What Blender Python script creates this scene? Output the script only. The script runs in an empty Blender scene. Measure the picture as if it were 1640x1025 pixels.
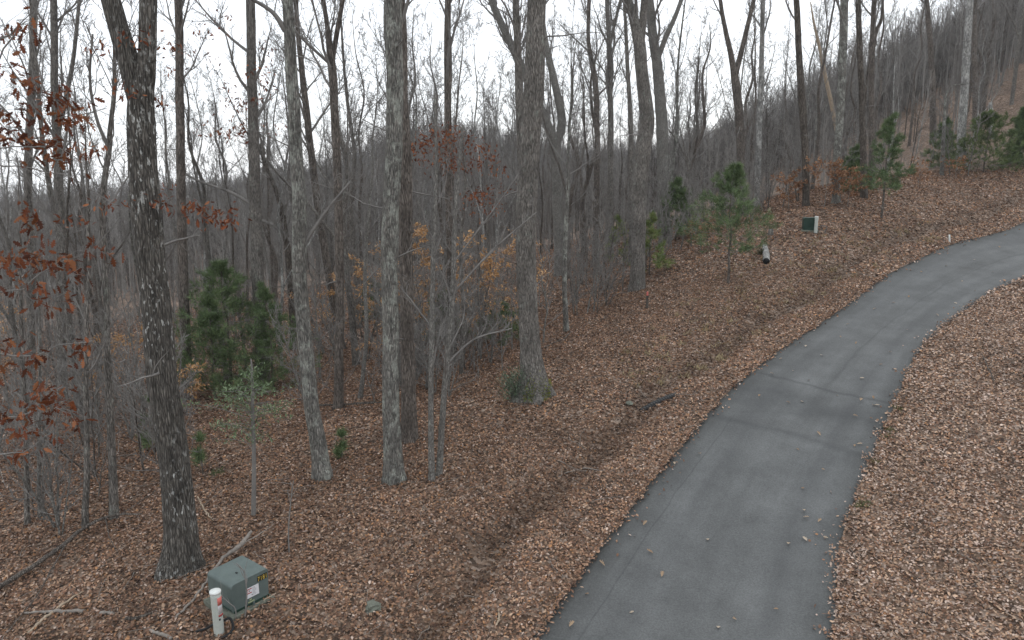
import bpy, math, random
import numpy as np

# ------------------------------------------------------------------ camera, sky, sun, exposure
S = bpy.context.scene
COL = S.collection
CZ = 8.0
PITCH = math.radians(11.4)
FPX = 1171.0
cam_d = bpy.data.cameras.new('camera')
cam_d.sensor_width = 36.0
cam_d.lens = 36.0 * FPX / 1640.0
cam_d.clip_start = 0.1
cam_d.clip_end = 6000
cam = bpy.data.objects.new('camera', cam_d)
COL.objects.link(cam)
cam.location = (0, 0, CZ)
cam.rotation_euler = (math.pi / 2 - PITCH, 0, 0)
S.camera = cam

SUN_EL, SUN_ROT = math.radians(38), math.radians(20)      # behind the cloud, ahead and a little right
W = bpy.data.worlds.new('World')
S.world = W
W.use_nodes = True
wt = W.node_tree
for n in list(wt.nodes):
    wt.nodes.remove(n)
w_out = wt.nodes.new('ShaderNodeOutputWorld')
w_bg = wt.nodes.new('ShaderNodeBackground')
w_sky = wt.nodes.new('ShaderNodeTexSky')
w_sky.sky_type = 'NISHITA'
w_sky.sun_disc = False
w_sky.sun_elevation = SUN_EL
w_sky.sun_rotation = SUN_ROT
w_cloud = wt.nodes.new('ShaderNodeMixRGB')                # an overcast layer over the clear sky
w_cloud.inputs[0].default_value = 0.86
w_cloud.inputs[2].default_value = (10.6, 10.9, 11.3, 1)
wt.links.new(w_sky.outputs[0], w_cloud.inputs[1])
wt.links.new(w_cloud.outputs[0], w_bg.inputs['Color'])
w_bg.inputs['Strength'].default_value = 0.125
wt.links.new(w_bg.outputs[0], w_out.inputs['Surface'])

sun_d = bpy.data.lights.new('sun', 'SUN')
sun_d.energy = 0.6
sun_d.angle = math.radians(25)
sun_d.color = (1.0, 0.96, 0.9)
sun = bpy.data.objects.new('sun', sun_d)
COL.objects.link(sun)
sun.location = (20, 60, 60)
sun.rotation_euler = (math.pi / 2 - SUN_EL, 0, math.pi - SUN_ROT)

S.view_settings.view_transform = 'Standard'
S.view_settings.look = 'None'
S.view_settings.exposure = 0.10
S.view_settings.gamma = 1.0
S.render.engine = 'CYCLES'
cy = S.cycles
cy.max_bounces = 4
cy.diffuse_bounces = 2
cy.glossy_bounces = 1
cy.transmission_bounces = 1
cy.volume_bounces = 0
cy.use_denoising = True
cy.denoiser = 'OPENIMAGEDENOISE'
cy.denoising_input_passes = 'RGB_ALBEDO_NORMAL'
cy.denoising_prefilter = 'ACCURATE'
cy.caustics_reflective = False
cy.caustics_refractive = False
cy.volume_step_rate = 4

rng = np.random.default_rng(7)
random.seed(7)

# ------------------------------------------------------------------ pixels of the photo as rays
SP, CP = math.sin(PITCH), math.cos(PITCH)
CAM = np.array([0, 0, CZ])


def ray(u, v):
    a = (u - 820.0) / FPX
    b = (512.5 - v) / FPX
    return np.array([a, CP + b * SP, -SP + b * CP])


def at(u, v, d):
    return CAM + ray(u, v) * d


def project(p):
    p = np.asarray(p, float) - CAM
    x = p[..., 0]
    dep = p[..., 1] * CP - p[..., 2] * SP
    up = p[..., 1] * SP + p[..., 2] * CP
    return 820 + FPX * x / dep, 512.5 - FPX * up / dep, dep


# ------------------------------------------------------------------ mesh helpers
class MB:
    def __init__(s):
        s.v, s.f, s.c, s.n = [], [], [], 0

    def add(s, verts, faces, col=None):
        """verts (N,3); faces list of index arrays, each (M,k)"""
        verts = np.asarray(verts, float).reshape(-1, 3)
        for f in (faces if isinstance(faces, list) else [faces]):
            s.f.append(np.asarray(f, np.int64) + s.n)
        s.v.append(verts)
        if col is not None:
            s.c.append(np.broadcast_to(np.asarray(col, float), (len(verts), 3)))
        s.n += len(verts)

    def empty(s):
        return s.n == 0

    def mesh(s, name, origin=(0, 0, 0), smooth=True):
        V = np.concatenate(s.v) - np.asarray(origin, float)
        me = bpy.data.meshes.new(name)
        me.vertices.add(len(V))
        me.vertices.foreach_set('co', V.astype(np.float32).ravel())
        loops = np.concatenate([f.ravel() for f in s.f])
        sizes = np.concatenate([np.full(len(f), f.shape[1]) for f in s.f])
        starts = np.concatenate([[0], np.cumsum(sizes)[:-1]])
        me.loops.add(len(loops))
        me.loops.foreach_set('vertex_index', loops.astype(np.int32))
        me.polygons.add(len(sizes))
        me.polygons.foreach_set('loop_start', starts.astype(np.int32))
        me.update(calc_edges=True)
        me.polygons.foreach_set('use_smooth', np.full(len(sizes), bool(smooth)))
        if s.c:
            at_ = me.color_attributes.new('tint', 'FLOAT_COLOR', 'POINT')
            c = np.concatenate(s.c)
            at_.data.foreach_set('color', np.concatenate([c, np.ones((len(c), 1))], 1).astype(np.float32).ravel())
        me.validate()
        return me

    def build(s, name, mat, parent=None, origin=(0, 0, 0), smooth=True):
        me = s.mesh(name, origin, smooth)
        me.materials.append(mat)
        return obj(name, me, parent, None if parent is not None else origin)


def obj(name, me, parent=None, loc=None):
    o = bpy.data.objects.new(name, me)
    COL.objects.link(o)
    if parent is not None:
        o.parent = parent
    if loc is not None:
        o.location = [float(x) for x in loc]
    return o


def tag(o, label=None, cat=None, group=None, kind=None):
    for k, val in (('label', label), ('category', cat), ('group', group), ('kind', kind)):
        if val:
            o[k] = val
    return o


def thing(name, loc, label, cat, group=None, rz=0.0):
    o = bpy.data.objects.new(name, None)
    COL.objects.link(o)
    o.location = [float(x) for x in loc]
    o.rotation_euler = (0, 0, rz)
    o.empty_display_size = 0.2
    return tag(o, label, cat, group)


def norm(a):
    return a / np.maximum(np.linalg.norm(a, axis=-1, keepdims=True), 1e-9)


def tubes(mb, P, R, sides, col=None, cap=False):
    """P (B,n,3), R (B,n): many tapered tubes at once"""
    B, n, _ = P.shape
    if B == 0:
        return
    T = norm(np.gradient(P, axis=1))
    ref = np.where(np.abs(T[:, :1, 2:3]) > 0.85, np.array([1., 0.13, 0]), np.array([0.1, 0.13, 1.]))
    ref = np.broadcast_to(ref, T.shape)
    U = norm(np.cross(T, ref))
    Vv = np.cross(T, U)
    ang = np.arange(sides) * 2 * np.pi / sides
    ring = P[:, :, None] + R[:, :, None, None] * (U[:, :, None] * np.cos(ang)[:, None] + Vv[:, :, None] * np.sin(ang)[:, None])
    V = ring.reshape(-1, 3)
    b = np.arange(B)[:, None, None] * n * sides
    i = np.arange(n - 1)[None, :, None] * sides
    j = np.arange(sides)[None, None, :]
    j2 = (j + 1) % sides
    F = np.stack([b + i + j, b + i + j2, b + i + sides + j2, b + i + sides + j], -1).reshape(-1, 4)
    fs = [F]
    if cap:
        for k in (0, n - 1):
            c = (np.arange(B)[:, None] * n + k) * sides + np.arange(sides)[None]
            fs.append(c if k else c[:, ::-1])
    mb.add(V, fs, col)


def path_tube(mb, pts, radii, sides=8, n=None, wob=0.0, seed=0, cap=True, col=None):
    pts = np.asarray(pts, float)
    radii = np.asarray(radii, float)
    n = n or max(len(pts) * 3, 6)
    P, R = resample(pts, radii, n)
    if wob:
        r = np.random.default_rng(seed)
        P[1:-1] += r.normal(0, wob, (n - 2, 3))
    tubes(mb, P[None], R[None], sides, col, cap)
    return P, R


def resample(pts, radii, n):
    """Catmull-Rom through the points"""
    m = len(pts)
    if m == 2:
        t = np.linspace(0, 1, n)
        return pts[0] + (pts[1] - pts[0]) * t[:, None], radii[0] + (radii[1] - radii[0]) * t
    Q = np.concatenate([[2 * pts[0] - pts[1]], pts, [2 * pts[-1] - pts[-2]]])
    s = np.concatenate([[0], np.cumsum(np.linalg.norm(np.diff(pts, axis=0), axis=1))])
    tt = np.linspace(0, s[-1], n)
    k = np.clip(np.searchsorted(s, tt, side='right') - 1, 0, m - 2)
    f = ((tt - s[k]) / np.maximum(s[k + 1] - s[k], 1e-9))[:, None]
    p0, p1, p2, p3 = Q[k], Q[k + 1], Q[k + 2], Q[k + 3]
    P = 0.5 * (2 * p1 + (p2 - p0) * f + (2 * p0 - 5 * p1 + 4 * p2 - p3) * f ** 2 + (3 * p1 - p0 - 3 * p2 + p3) * f ** 3)
    return P, np.interp(tt, s, radii)


LEAF = (np.array([[0, 0, 0], [-.36, .35, .13], [0, .4, 0], [.36, .35, .13], [-.26, .72, .1], [.26, .72, .1], [0, 1, .16]]),
        [np.array([[0, 2, 1], [0, 3, 2]]), np.array([[1, 2, 6, 4], [2, 3, 5, 6]])])
_ol = [(0, 0), (.07, .14), (.2, .17), (.12, .3), (.38, .4), (.17, .5), (.4, .68), (.16, .7), (.2, .92), (0, 1.0)]
_ov = [(x, y) for x, y in _ol] + [(-x, y - .02) for x, y in _ol[-2:0:-1]]
OAK = (np.array([[x, y, .45 * abs(x) + .18 * y * y] for x, y in _ov]), [np.arange(len(_ov))[None]])


def leaves(mb, pos, ydir, nrm, L, Wd, col, shape=LEAF, curl=1.0):
    pos = np.asarray(pos, float)
    N = len(pos)
    if N == 0:
        return
    y = norm(ydir)
    x = norm(np.cross(y, nrm))
    z = np.cross(x, y)
    T, F = shape
    k = len(T)
    L = np.broadcast_to(L, (N,))[:, None, None]
    Wd = np.broadcast_to(Wd, (N,))[:, None, None]
    curl = np.broadcast_to(curl, (N,))[:, None, None]
    V = pos[:, None] + x[:, None] * T[None, :, :1] * Wd + y[:, None] * T[None, :, 1:2] * L + z[:, None] * T[None, :, 2:] * L * curl
    off = (np.arange(N) * k)[:, None, None]
    fs = [(f[None] + off).reshape(-1, f.shape[1]) for f in F]
    mb.add(V.reshape(-1, 3), fs, np.repeat(np.broadcast_to(col, (N, 3)), k, 0))


def box(mb, lo, hi, col=None):
    x0, y0, z0 = lo
    x1, y1, z1 = hi
    v = [(x0, y0, z0), (x1, y0, z0), (x1, y1, z0), (x0, y1, z0), (x0, y0, z1), (x1, y0, z1), (x1, y1, z1), (x0, y1, z1)]
    mb.add(v, np.array([[0, 3, 2, 1], [4, 5, 6, 7], [0, 1, 5, 4], [1, 2, 6, 5], [2, 3, 7, 6], [3, 0, 4, 7]]), col)


# ------------------------------------------------------------------ materials
def mat(name, rough=0.85):
    m = bpy.data.materials.new(name)
    m.use_nodes = True
    nt = m.node_tree
    b = nt.nodes['Principled BSDF']
    b.inputs['Roughness'].default_value = rough
    b.inputs['Specular IOR Level'].default_value = 0.25
    return m, nt, b


def N(nt, t, **kw):
    n = nt.nodes.new(t)
    for k, val in kw.items():
        if k.startswith('i_'):
            key = k[2:]
            key = int(key) if key.isdigit() else key.replace('_', ' ')
            n.inputs[key].default_value = val
        else:
            setattr(n, k, val)
    return n


def ramp(nt, stops, src=None, interp='LINEAR'):
    r = N(nt, 'ShaderNodeValToRGB')
    r.color_ramp.interpolation = interp
    e = r.color_ramp.elements
    while len(e) < len(stops):
        e.new(0.5)
    for el, (p, c) in zip(e, stops):
        el.position = p
        el.color = (*c, 1) if len(c) == 3 else c
    if src is not None:
        nt.links.new(src, r.inputs[0])
    return r


def mix(nt, fac, a, b, mode='MIX'):
    m = N(nt, 'ShaderNodeMixRGB', blend_type=mode)
    for i, s in enumerate((fac, a, b)):
        if isinstance(s, (int, float)):
            m.inputs[i].default_value = s
        elif isinstance(s, tuple):
            m.inputs[i].default_value = (*s, 1)
        else:
            nt.links.new(s, m.inputs[i])
    return m.outputs[0]


def noise(nt, vec, scale, detail=4, rough=.6):
    n = N(nt, 'ShaderNodeTexNoise', i_Scale=scale, i_Detail=detail, i_Roughness=rough)
    nt.links.new(vec, n.inputs['Vector'])
    return n.outputs['Fac']


def bump(nt, b, h, strength, dist):
    n = N(nt, 'ShaderNodeBump', i_Strength=strength, i_Distance=dist)
    nt.links.new(h, n.inputs['Height'])
    nt.links.new(n.outputs[0], b.inputs['Normal'])


def bark(name, dark, light, lichen=None, amount=.5, speck=False, ridge=14.0):
    m, nt, b = mat(name, .92)
    tc = N(nt, 'ShaderNodeTexCoord')
    oi = N(nt, 'ShaderNodeObjectInfo')
    add = N(nt, 'ShaderNodeVectorMath', operation='ADD')
    sc = N(nt, 'ShaderNodeVectorMath', operation='SCALE', i_Scale=40.0)
    cv = N(nt, 'ShaderNodeCombineXYZ')
    nt.links.new(oi.outputs['Random'], cv.inputs[0])
    nt.links.new(oi.outputs['Random'], cv.inputs[2])
    nt.links.new(cv.outputs[0], sc.inputs[0])
    nt.links.new(tc.outputs['Object'], add.inputs[0])
    nt.links.new(sc.outputs[0], add.inputs[1])
    mp = N(nt, 'ShaderNodeMapping')
    mp.inputs['Scale'].default_value = (1, 1, .16)
    nt.links.new(add.outputs[0], mp.inputs[0])
    f = noise(nt, mp.outputs[0], ridge, 5, .65)
    vo = N(nt, 'ShaderNodeTexVoronoi', feature='DISTANCE_TO_EDGE', i_Scale=ridge * 1.6)
    nt.links.new(mp.outputs[0], vo.inputs['Vector'])
    cr = ramp(nt, [(0, (0, 0, 0)), (.22, (1, 1, 1))], vo.outputs['Distance'])
    base = ramp(nt, [(.3, dark), (.66, light)], f).outputs[0]
    base = mix(nt, .55, base, mix(nt, 1.0, base, cr.outputs[0], 'MULTIPLY'))
    big = noise(nt, add.outputs[0], 1.3, 3, .5)
    base = mix(nt, ramp(nt, [(.35, (0, 0, 0)), (.7, (.45, .45, .45))], big).outputs[0], base, tuple(.45 * x for x in dark))
    if lichen:
        mp2 = N(nt, 'ShaderNodeMapping')
        mp2.inputs['Scale'].default_value = (1, 1, .7)
        nt.links.new(add.outputs[0], mp2.inputs[0])
        p = noise(nt, mp2.outputs[0], 4.2, 9, .78)
        mask = ramp(nt, [(.62 - .2 * amount, (0, 0, 0)), (.70 - .2 * amount, (.68, .68, .68))], p)
        base = mix(nt, mask.outputs[0], base, mix(nt, .5, lichen, mix(nt, f, tuple(.5 * x for x in lichen), lichen)))
    if speck:
        v2 = N(nt, 'ShaderNodeMapping')
        v2.inputs['Scale'].default_value = (1, 1, .45)
        nt.links.new(add.outputs[0], v2.inputs[0])
        s = noise(nt, v2.outputs[0], 17, 3, .5)
        s2 = noise(nt, add.outputs[0], 1.1, 3, .5)
        mm = mix(nt, 1.0, ramp(nt, [(.58, (0, 0, 0)), (.65, (.95, .95, .95))], s).outputs[0],
                 ramp(nt, [(.42, (0, 0, 0)), (.6, (.9, .9, .9))], s2).outputs[0], 'MULTIPLY')
        base = mix(nt, mm, base, (.40, .41, .40))
    fm = noise(nt, mp.outputs[0], ridge * 3.2, 4, .7)
    base = mix(nt, 1.0, base, ramp(nt, [(.3, (.8, .8, .8)), (.7, (2.1, 2.07, 2.02))], fm).outputs[0], 'MULTIPLY')
    nt.links.new(base, b.inputs['Base Color'])
    h = mix(nt, .5, f, cr.outputs[0])
    bump(nt, b, h, 1.0, .04)
    return m


def tint_mat(name, rough=.8, trans=0.0, spec=.25):
    m, nt, b = mat(name, rough)
    b.inputs['Specular IOR Level'].default_value = spec
    a = N(nt, 'ShaderNodeVertexColor', layer_name='tint')
    nt.links.new(a.outputs[0], b.inputs['Base Color'])
    if trans:
        tr = N(nt, 'ShaderNodeBsdfTranslucent')
        nt.links.new(a.outputs[0], tr.inputs[0])
        ms = N(nt, 'ShaderNodeMixShader', i_0=trans)
        nt.links.new(b.outputs[0], ms.inputs[1])
        nt.links.new(tr.outputs[0], ms.inputs[2])
        nt.links.new(ms.outputs[0], nt.nodes['Material Output'].inputs[0])
    return m


def plain(name, c, rough=.6, var=.25, scale=9.0):
    m, nt, b = mat(name, rough)
    tc = N(nt, 'ShaderNodeTexCoord')
    f = noise(nt, tc.outputs['Object'], scale, 5, .65)
    r = ramp(nt, [(.3, tuple(x * (1 - var) for x in c)), (.7, tuple(min(1, x * (1 + var)) for x in c))], f)
    nt.links.new(r.outputs[0], b.inputs['Base Color'])
    return m


M = {}
M['oak'] = bark('oak_bark', (.045, .042, .038), (.16, .15, .135), (.30, .31, .29), .15, speck=True, ridge=16)
M['lichen'] = bark('lichened_bark', (.105, .105, .098), (.26, .25, .23), (.34, .36, .325), .6, ridge=18)
M['grey'] = bark('grey_bark', (.10, .094, .086), (.29, .272, .25), (.27, .29, .26), .3, ridge=20)
M['brown'] = bark('brown_bark', (.07, .061, .054), (.235, .208, .185), (.24, .25, .23), .1, ridge=18)
M['smooth'] = bark('smooth_bark', (.19, .185, .172), (.31, .30, .28), (.33, .35, .32), .3, ridge=30)
M['pale'] = bark('pale_bark', (.16, .16, .155), (.40, .40, .385), (.5, .5, .48), .5, ridge=12)
M['dark'] = bark('dark_bark', (.05, .043, .037), (.17, .15, .13), None, ridge=12)
M['far'] = plain('far_bark', (.195, .182, .168), .95, .35, .15)
M['far_dark'] = plain('far_dark_bark', (.10, .088, .078), .95, .35, .15)
M['far_pale'] = plain('far_pale_bark', (.32, .305, .285), .95, .3, .15)
M['dead'] = plain('dead_wood', (.36, .29, .215), .85, .3, 14)
M['deadgrey'] = plain('weathered_wood', (.24, .215, .19), .9, .35, 16)
M['twig'] = plain('twig_bark', (.215, .205, .192), .9, .3, 3)
M['leaf'] = tint_mat('dead_leaf', .75, .12)
M['needle'] = tint_mat('needles', .6, .1)
M['litter'] = tint_mat('leaf_litter', .8)

# ------------------------------------------------------------------ terrain
def snoise(x, y, scale, seed=0, octs=3):
    r = np.random.default_rng(seed)
    out = 0
    amp, tot = 1.0, 0
    for o in range(octs):
        for k in range(5):
            a = r.uniform(0, 2 * np.pi)
            w = 2 * np.pi / scale * (2 ** o) * r.uniform(.6, 1.4)
            out = out + amp * np.sin(w * (x * np.cos(a) + y * np.sin(a)) + r.uniform(0, 6.28)) / 5
        tot += amp
        amp *= .5
    return out / tot * 1.6


ROAD_L = [(855, 1025, 12.2), (975, 850, 15.2), (1110, 690, 18.8), (1200, 595, 22.3), (1290, 535, 25.2), (1360, 490, 28.2), (1470, 425, 33.8), (1560, 385, 38), (1640, 359, 42)]
ROAD_R = [(1335, 1025, 12.2), (1345, 860, 15.0), (1392, 750, 17.2), (1430, 650, 19.8), (1460, 585, 22.2), (1490, 540, 24.4), (1545, 497, 27), (1595, 465, 29.2), (1640, 440, 31)]
PTS = ROAD_L + ROAD_R + [
    (1500, 1000, 12.2), (1640, 1025, 11.7), (1640, 860, 14.0), (1550, 700, 18.0), (1640, 700, 17.3), (1640, 560, 22.5),
    (1100, 660, 19.6), (1225, 545, 24.6), (1310, 480, 28.6), (960, 800, 16.4),
    (380, 985, 12.8), (0, 1025, 12.9), (600, 1000, 12.4), (293, 905, 14.1), (150, 700, 24.2), (150, 560, 45), (0, 500, 66), (30, 830, 17.6), (400, 600, 30.5),
    (630, 768, 17.6), (600, 610, 27.5), (600, 480, 46), (858, 635, 21.3), (900, 530, 30), (880, 440, 44), (1030, 465, 34), (1165, 453, 31),
    (1050, 400, 44), (1300, 375, 35), (1380, 318, 43.5), (1290, 325, 43), (1500, 300, 46), (1640, 281, 50), (1225, 420, 32.4), (1420, 352, 38)]
ctrl = [at(*p) for p in PTS]
ctrl += [np.array(p, float) for p in [
    (0, -12, .2), (-25, -10, -.8), (20, -12, .4), (14, 3, .3), (26, 12, .6), (45, 18, 1.5), (-22, 8, -.9), (-40, 25, -4), (42, 34, 4.5),
    (18, 62, 5.2), (4, 62, 2.0), (-8, 62, .2), (-24, 60, -2.6), (-60, 60, -6), (38, 62, 10), (60, 62, 16.5),
    (52, 82, 17.5), (76, 120, 28), (72, 160, 21.5), (65, 200, 13.5), (40, 260, 1), (30, 120, 3), (30, 160, -1), (115, 120, 46), (125, 170, 40),
    (0, 120, -5), (0, 180, -6), (-30, 120, -8), (-60, 150, -10), (-30, 190, -8), (-29, 285, 20), (-8, 280, 15), (10, 275, 9), (-52, 290, 12), (-72, 300, 2), (-110, 310, -6),
    (-120, 200, -14), (-120, 120, -13), (-200, 500, -5), (-300, 480, -5), (-100, 520, -4), (-260, 250, -14), (60, 420, 4), (180, 300, 34), (220, 160, 46), (400, 200, 40), (-400, 200, -14), (0, -300, 2), (300, -200, 6), (-300, -200, -6), (-30, 420, 2)]]
ctrl = np.array(ctrl)
MQ = 5.0


def _phi(a, b):
    return np.sqrt(((a[:, None, :2] - b[None, :, :2]) ** 2).sum(-1) + MQ * MQ)


_n = len(ctrl)
_A = np.zeros((_n + 3, _n + 3))
_A[:_n, :_n] = _phi(ctrl, ctrl) - np.eye(_n) * 0.35
_A[:_n, _n] = _A[_n, :_n] = 1
_A[:_n, _n + 1:] = ctrl[:, :2] / 100
_A[_n + 1:, :_n] = ctrl[:, :2].T / 100
_w = np.linalg.solve(_A, np.concatenate([ctrl[:, 2], [0, 0, 0]]))


def world_curve(L, n=160):
    P = np.array([at(*p) for p in L])
    d0 = P[0] - P[1]
    d1 = P[-1] - P[-2]
    ext = np.concatenate([[P[0] + d0 * 4, P[0] + d0 * 1.5], P, [P[-1] + d1 * 1.5, P[-1] + d1 * 4]])
    # smooth through the points
    Q, _ = resample(ext, np.zeros(len(ext)), n)
    for _ in range(25):
        Q[1:-1] = .25 * Q[:-2] + .5 * Q[1:-1] + .25 * Q[2:]
    return Q


EL = world_curve(ROAD_L)
ER = world_curve(ROAD_R)


def seg_dist(x, y, C):
    """signed distance to curve C (positive on its right, looking along it)"""
    x = np.asarray(x, float).ravel()
    y = np.asarray(y, float).ravel()
    best = np.full(len(x), 1e9)
    sign = np.zeros(len(x))
    for k in range(0, len(C) - 1):
        a, b = C[k, :2], C[k + 1, :2]
        d = b - a
        t = np.clip(((x - a[0]) * d[0] + (y - a[1]) * d[1]) / (d @ d), 0, 1)
        dx, dy = x - a[0] - t * d[0], y - a[1] - t * d[1]
        q = dx * dx + dy * dy
        m = q < best
        best = np.where(m, q, best)
        sign = np.where(m, np.sign(d[1] * dx - d[0] * dy), sign)
    return np.sqrt(best) * np.where(sign == 0, 1, sign)


EL2, ER2 = EL[::3], ER[::3]


def road_in(x, y):
    """> 0 inside the road: metres to the nearer edge"""
    return np.minimum(seg_dist(x, y, EL2), -seg_dist(x, y, ER2))


def h(x, y, fine=True):
    sh = np.shape(x)
    x = np.asarray(x, float).ravel()
    y = np.asarray(y, float).ravel()
    out = np.empty(len(x))
    for i in range(0, len(x), 20000):
        q = np.stack([x[i:i + 20000], y[i:i + 20000]], 1)
        out[i:i + 20000] = _phi(q, ctrl) @ _w[:_n] + _w[_n] + q @ _w[_n + 1:] / 100
    r = np.hypot(x, y)
    far = np.clip((r - 420) / 300, 0, 1)
    far = far * far * (3 - 2 * far)
    out = out * (1 - far) + (-14.0) * far
    out = out + snoise(x, y, 55, 3) * 1.5 * np.clip((r - 60) / 80, 0, 1) * (1 - far)
    if fine:
        near = r < 75
        if near.any():
            xn, yn = x[near], y[near]
            sl = seg_dist(xn, yn, EL2)
            sr = seg_dist(xn, yn, ER2)
            ins = np.minimum(sl, -sr)
            k = np.clip(-ins / .5, 0, 1)
            bumpy = snoise(xn, yn, 3.2, 11, 4) * .055 * k
            ditch = -.34 * np.exp(-((sl + 1.75 + .35 * snoise(xn, yn, 5, 5)) / .5) ** 2) * (.55 + .45 * snoise(xn, yn, 4, 8))
            bed = -.06 * np.clip(ins / .25, 0, 1)
            out[near] += bumpy + ditch + bed
    return out.reshape(sh)


def ground_at(u, v, dmax=400):
    d = ray(u, v)
    t = np.concatenate([np.linspace(6, 80, 600), np.linspace(80, dmax, 400)])
    P = CAM + d * t[:, None]
    below = P[:, 2] - h(P[:, 0], P[:, 1])
    k = np.argmax(below < 0)
    if below[k] >= 0:
        return P[-1]
    a, b = below[k - 1], below[k]
    tt = t[k - 1] + (t[k] - t[k - 1]) * a / (a - b)
    return CAM + d * tt


def on_ground(x, y):
    return np.array([x, y, float(h(np.array([x]), np.array([y]))[0])])


# ---- ground material: matted dead leaves
m, nt, b = mat('forest_floor', .9)
tc = N(nt, 'ShaderNodeTexCoord')
vo = N(nt, 'ShaderNodeTexVoronoi', i_Scale=11.0, i_Randomness=1.0)
nt.links.new(tc.outputs['Object'], vo.inputs['Vector'])
sep = N(nt, 'ShaderNodeSeparateColor')
nt.links.new(vo.outputs['Color'], sep.inputs[0])
cells = ramp(nt, [(0, (.05, .034, .024)), (.3, (.12, .078, .054)), (.6, (.20, .135, .095)), (.85, (.28, .205, .155)), (1, (.34, .27, .22))], sep.outputs[0])
wide = noise(nt, tc.outputs['Object'], .35, 5, .6)
gc = mix(nt, ramp(nt, [(.4, (0, 0, 0)), (.7, (.6, .6, .6))], wide).outputs[0], cells.outputs[0], (.055, .04, .03))
nt.links.new(gc, b.inputs['Base Color'])
bump(nt, b, vo.outputs['Distance'], .8, .05)
M['ground'] = m

rad = [0.0]
r_ = 1.2
while r_ < 640:
    rad.append(r_)
    r_ *= 1.0125 if 6 < r_ < 60 else 1.03
rad = np.array(rad[1:])
ang = np.concatenate([np.linspace(-48, 48, 300), np.linspace(48, 312, 60)[1:-1]])
ang = np.radians(ang)
RR, AA = np.meshgrid(rad, ang, indexing='ij')
GX, GY = RR * np.sin(AA), RR * np.cos(AA)
GZ = h(GX, GY)
nr, na = RR.shape
gi = np.arange(nr - 1)[:, None] * na
gj = np.arange(na)[None]
gj2 = (gj + 1) % na
GF = np.stack([gi + gj, gi + gj2, gi + na + gj2, gi + na + gj], -1).reshape(-1, 4)[:, ::-1]
mb = MB()
mb.add(np.stack([GX, GY, GZ], -1).reshape(-1, 3), [GF, np.arange(na)[None]])
tag(mb.build('ground', M['ground']), 'brown leaf covered forest floor rising to wooded hills', 'ground', kind='structure')

# ---- road
m, nt, b = mat('asphalt', .82)
tc = N(nt, 'ShaderNodeTexCoord')
uvn = N(nt, 'ShaderNodeUVMap', uv_map='UVMap')
su = N(nt, 'ShaderNodeSeparateXYZ')
nt.links.new(uvn.outputs[0], su.inputs[0])
fine = noise(nt, tc.outputs['Object'], 30, 5, .8)
mid = noise(nt, tc.outputs['Object'], .9, 6, .65)
st = N(nt, 'ShaderNodeMapping')
st.inputs['Scale'].default_value = (5.0, .12, 1)
nt.links.new(uvn.outputs[0], st.inputs[0])
streak = noise(nt, st.outputs[0], 1.0, 4, .6)
base = ramp(nt, [(.3, (.072, .0755, .0755)), (.7, (.150, .1555, .1555))], fine).outputs[0]
base = mix(nt, .42, base, ramp(nt, [(.3, (.3, .3, .3)), (.7, (.74, .74, .735))], mid).outputs[0], 'OVERLAY')
base = mix(nt, .55, base, ramp(nt, [(.3, (.32, .32, .32)), (.7, (.66, .66, .66))], streak).outputs[0], 'OVERLAY')
edge = ramp(nt, [(0, (.42, .42, .40)), (.05, (.7, .7, .69)), (.13, (.9, .9, .9)), (.2, (1, 1, 1)), (.88, (1, 1, 1)), (1, (.72, .72, .71))], su.outputs[0])
base = mix(nt, 1.0, base, edge.outputs[0], 'MULTIPLY')


def line_mask(coord, pos, half, wobble, fac_src=None):
    wv = N(nt, 'ShaderNodeMath', operation='MULTIPLY_ADD', i_1=wobble, i_2=-wobble * .5 - pos)
    nt.links.new(wob_, wv.inputs[0])
    s_ = N(nt, 'ShaderNodeMath', operation='ADD')
    nt.links.new(coord, s_.inputs[0])
    nt.links.new(wv.outputs[0], s_.inputs[1])
    a_ = N(nt, 'ShaderNodeMath', operation='ABSOLUTE')
    nt.links.new(s_.outputs[0], a_.inputs[0])
    c_ = N(nt, 'ShaderNodeMapRange', i_1=0.0, i_2=half, i_3=1.0, i_4=0.0)
    nt.links.new(a_.outputs[0], c_.inputs[0])
    return c_.outputs[0]


wob_ = noise(nt, tc.outputs['Object'], .5, 4, .6)


def darken(base, mask, amt, gate=None):
    f = N(nt, 'ShaderNodeMath', operation='MULTIPLY', i_1=amt)
    nt.links.new(mask, f.inputs[0])
    o = f.outputs[0]
    if gate is not None:
        g = N(nt, 'ShaderNodeMath', operation='MULTIPLY')
        nt.links.new(o, g.inputs[0])
        nt.links.new(gate, g.inputs[1])
        o = g.outputs[0]
    return mix(nt, o, base, (.035, .038, .04))


gate1 = N(nt, 'ShaderNodeMapRange', i_1=9.0, i_2=10.0, i_3=1.0, i_4=0.0)
nt.links.new(su.outputs[1], gate1.inputs[0])
gate2 = N(nt, 'ShaderNodeMapRange', i_1=12.0, i_2=14.0, i_3=0.0, i_4=1.0)
nt.links.new(su.outputs[1], gate2.inputs[0])
base = darken(base, line_mask(su.outputs[0], .155, .006, .02), .36, gate1.outputs[0])      # long seam near the left edge
base = darken(base, line_mask(su.outputs[0], .56, .02, .10), .28, gate2.outputs[0])       # centre seam further up
base = darken(base, line_mask(su.outputs[1], 9.3, .22, .9), .32)                             # cross joints
base = darken(base, line_mask(su.outputs[1], 12.6, .14, .8), .44)
base = darken(base, line_mask(su.outputs[1], 11.4, 1.0, 2.4), .34)
tire = ramp(nt, [(.16, (0, 0, 0)), (.28, (.16, .16, .16)), (.38, (0, 0, 0)), (.66, (0, 0, 0)), (.77, (.26, .26, .26)), (.86, (0, 0, 0))], su.outputs[0])
base = mix(nt, tire.outputs[0], base, (.05, .052, .055))
spot = noise(nt, tc.outputs['Object'], 3.2, 6, .7)
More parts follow.
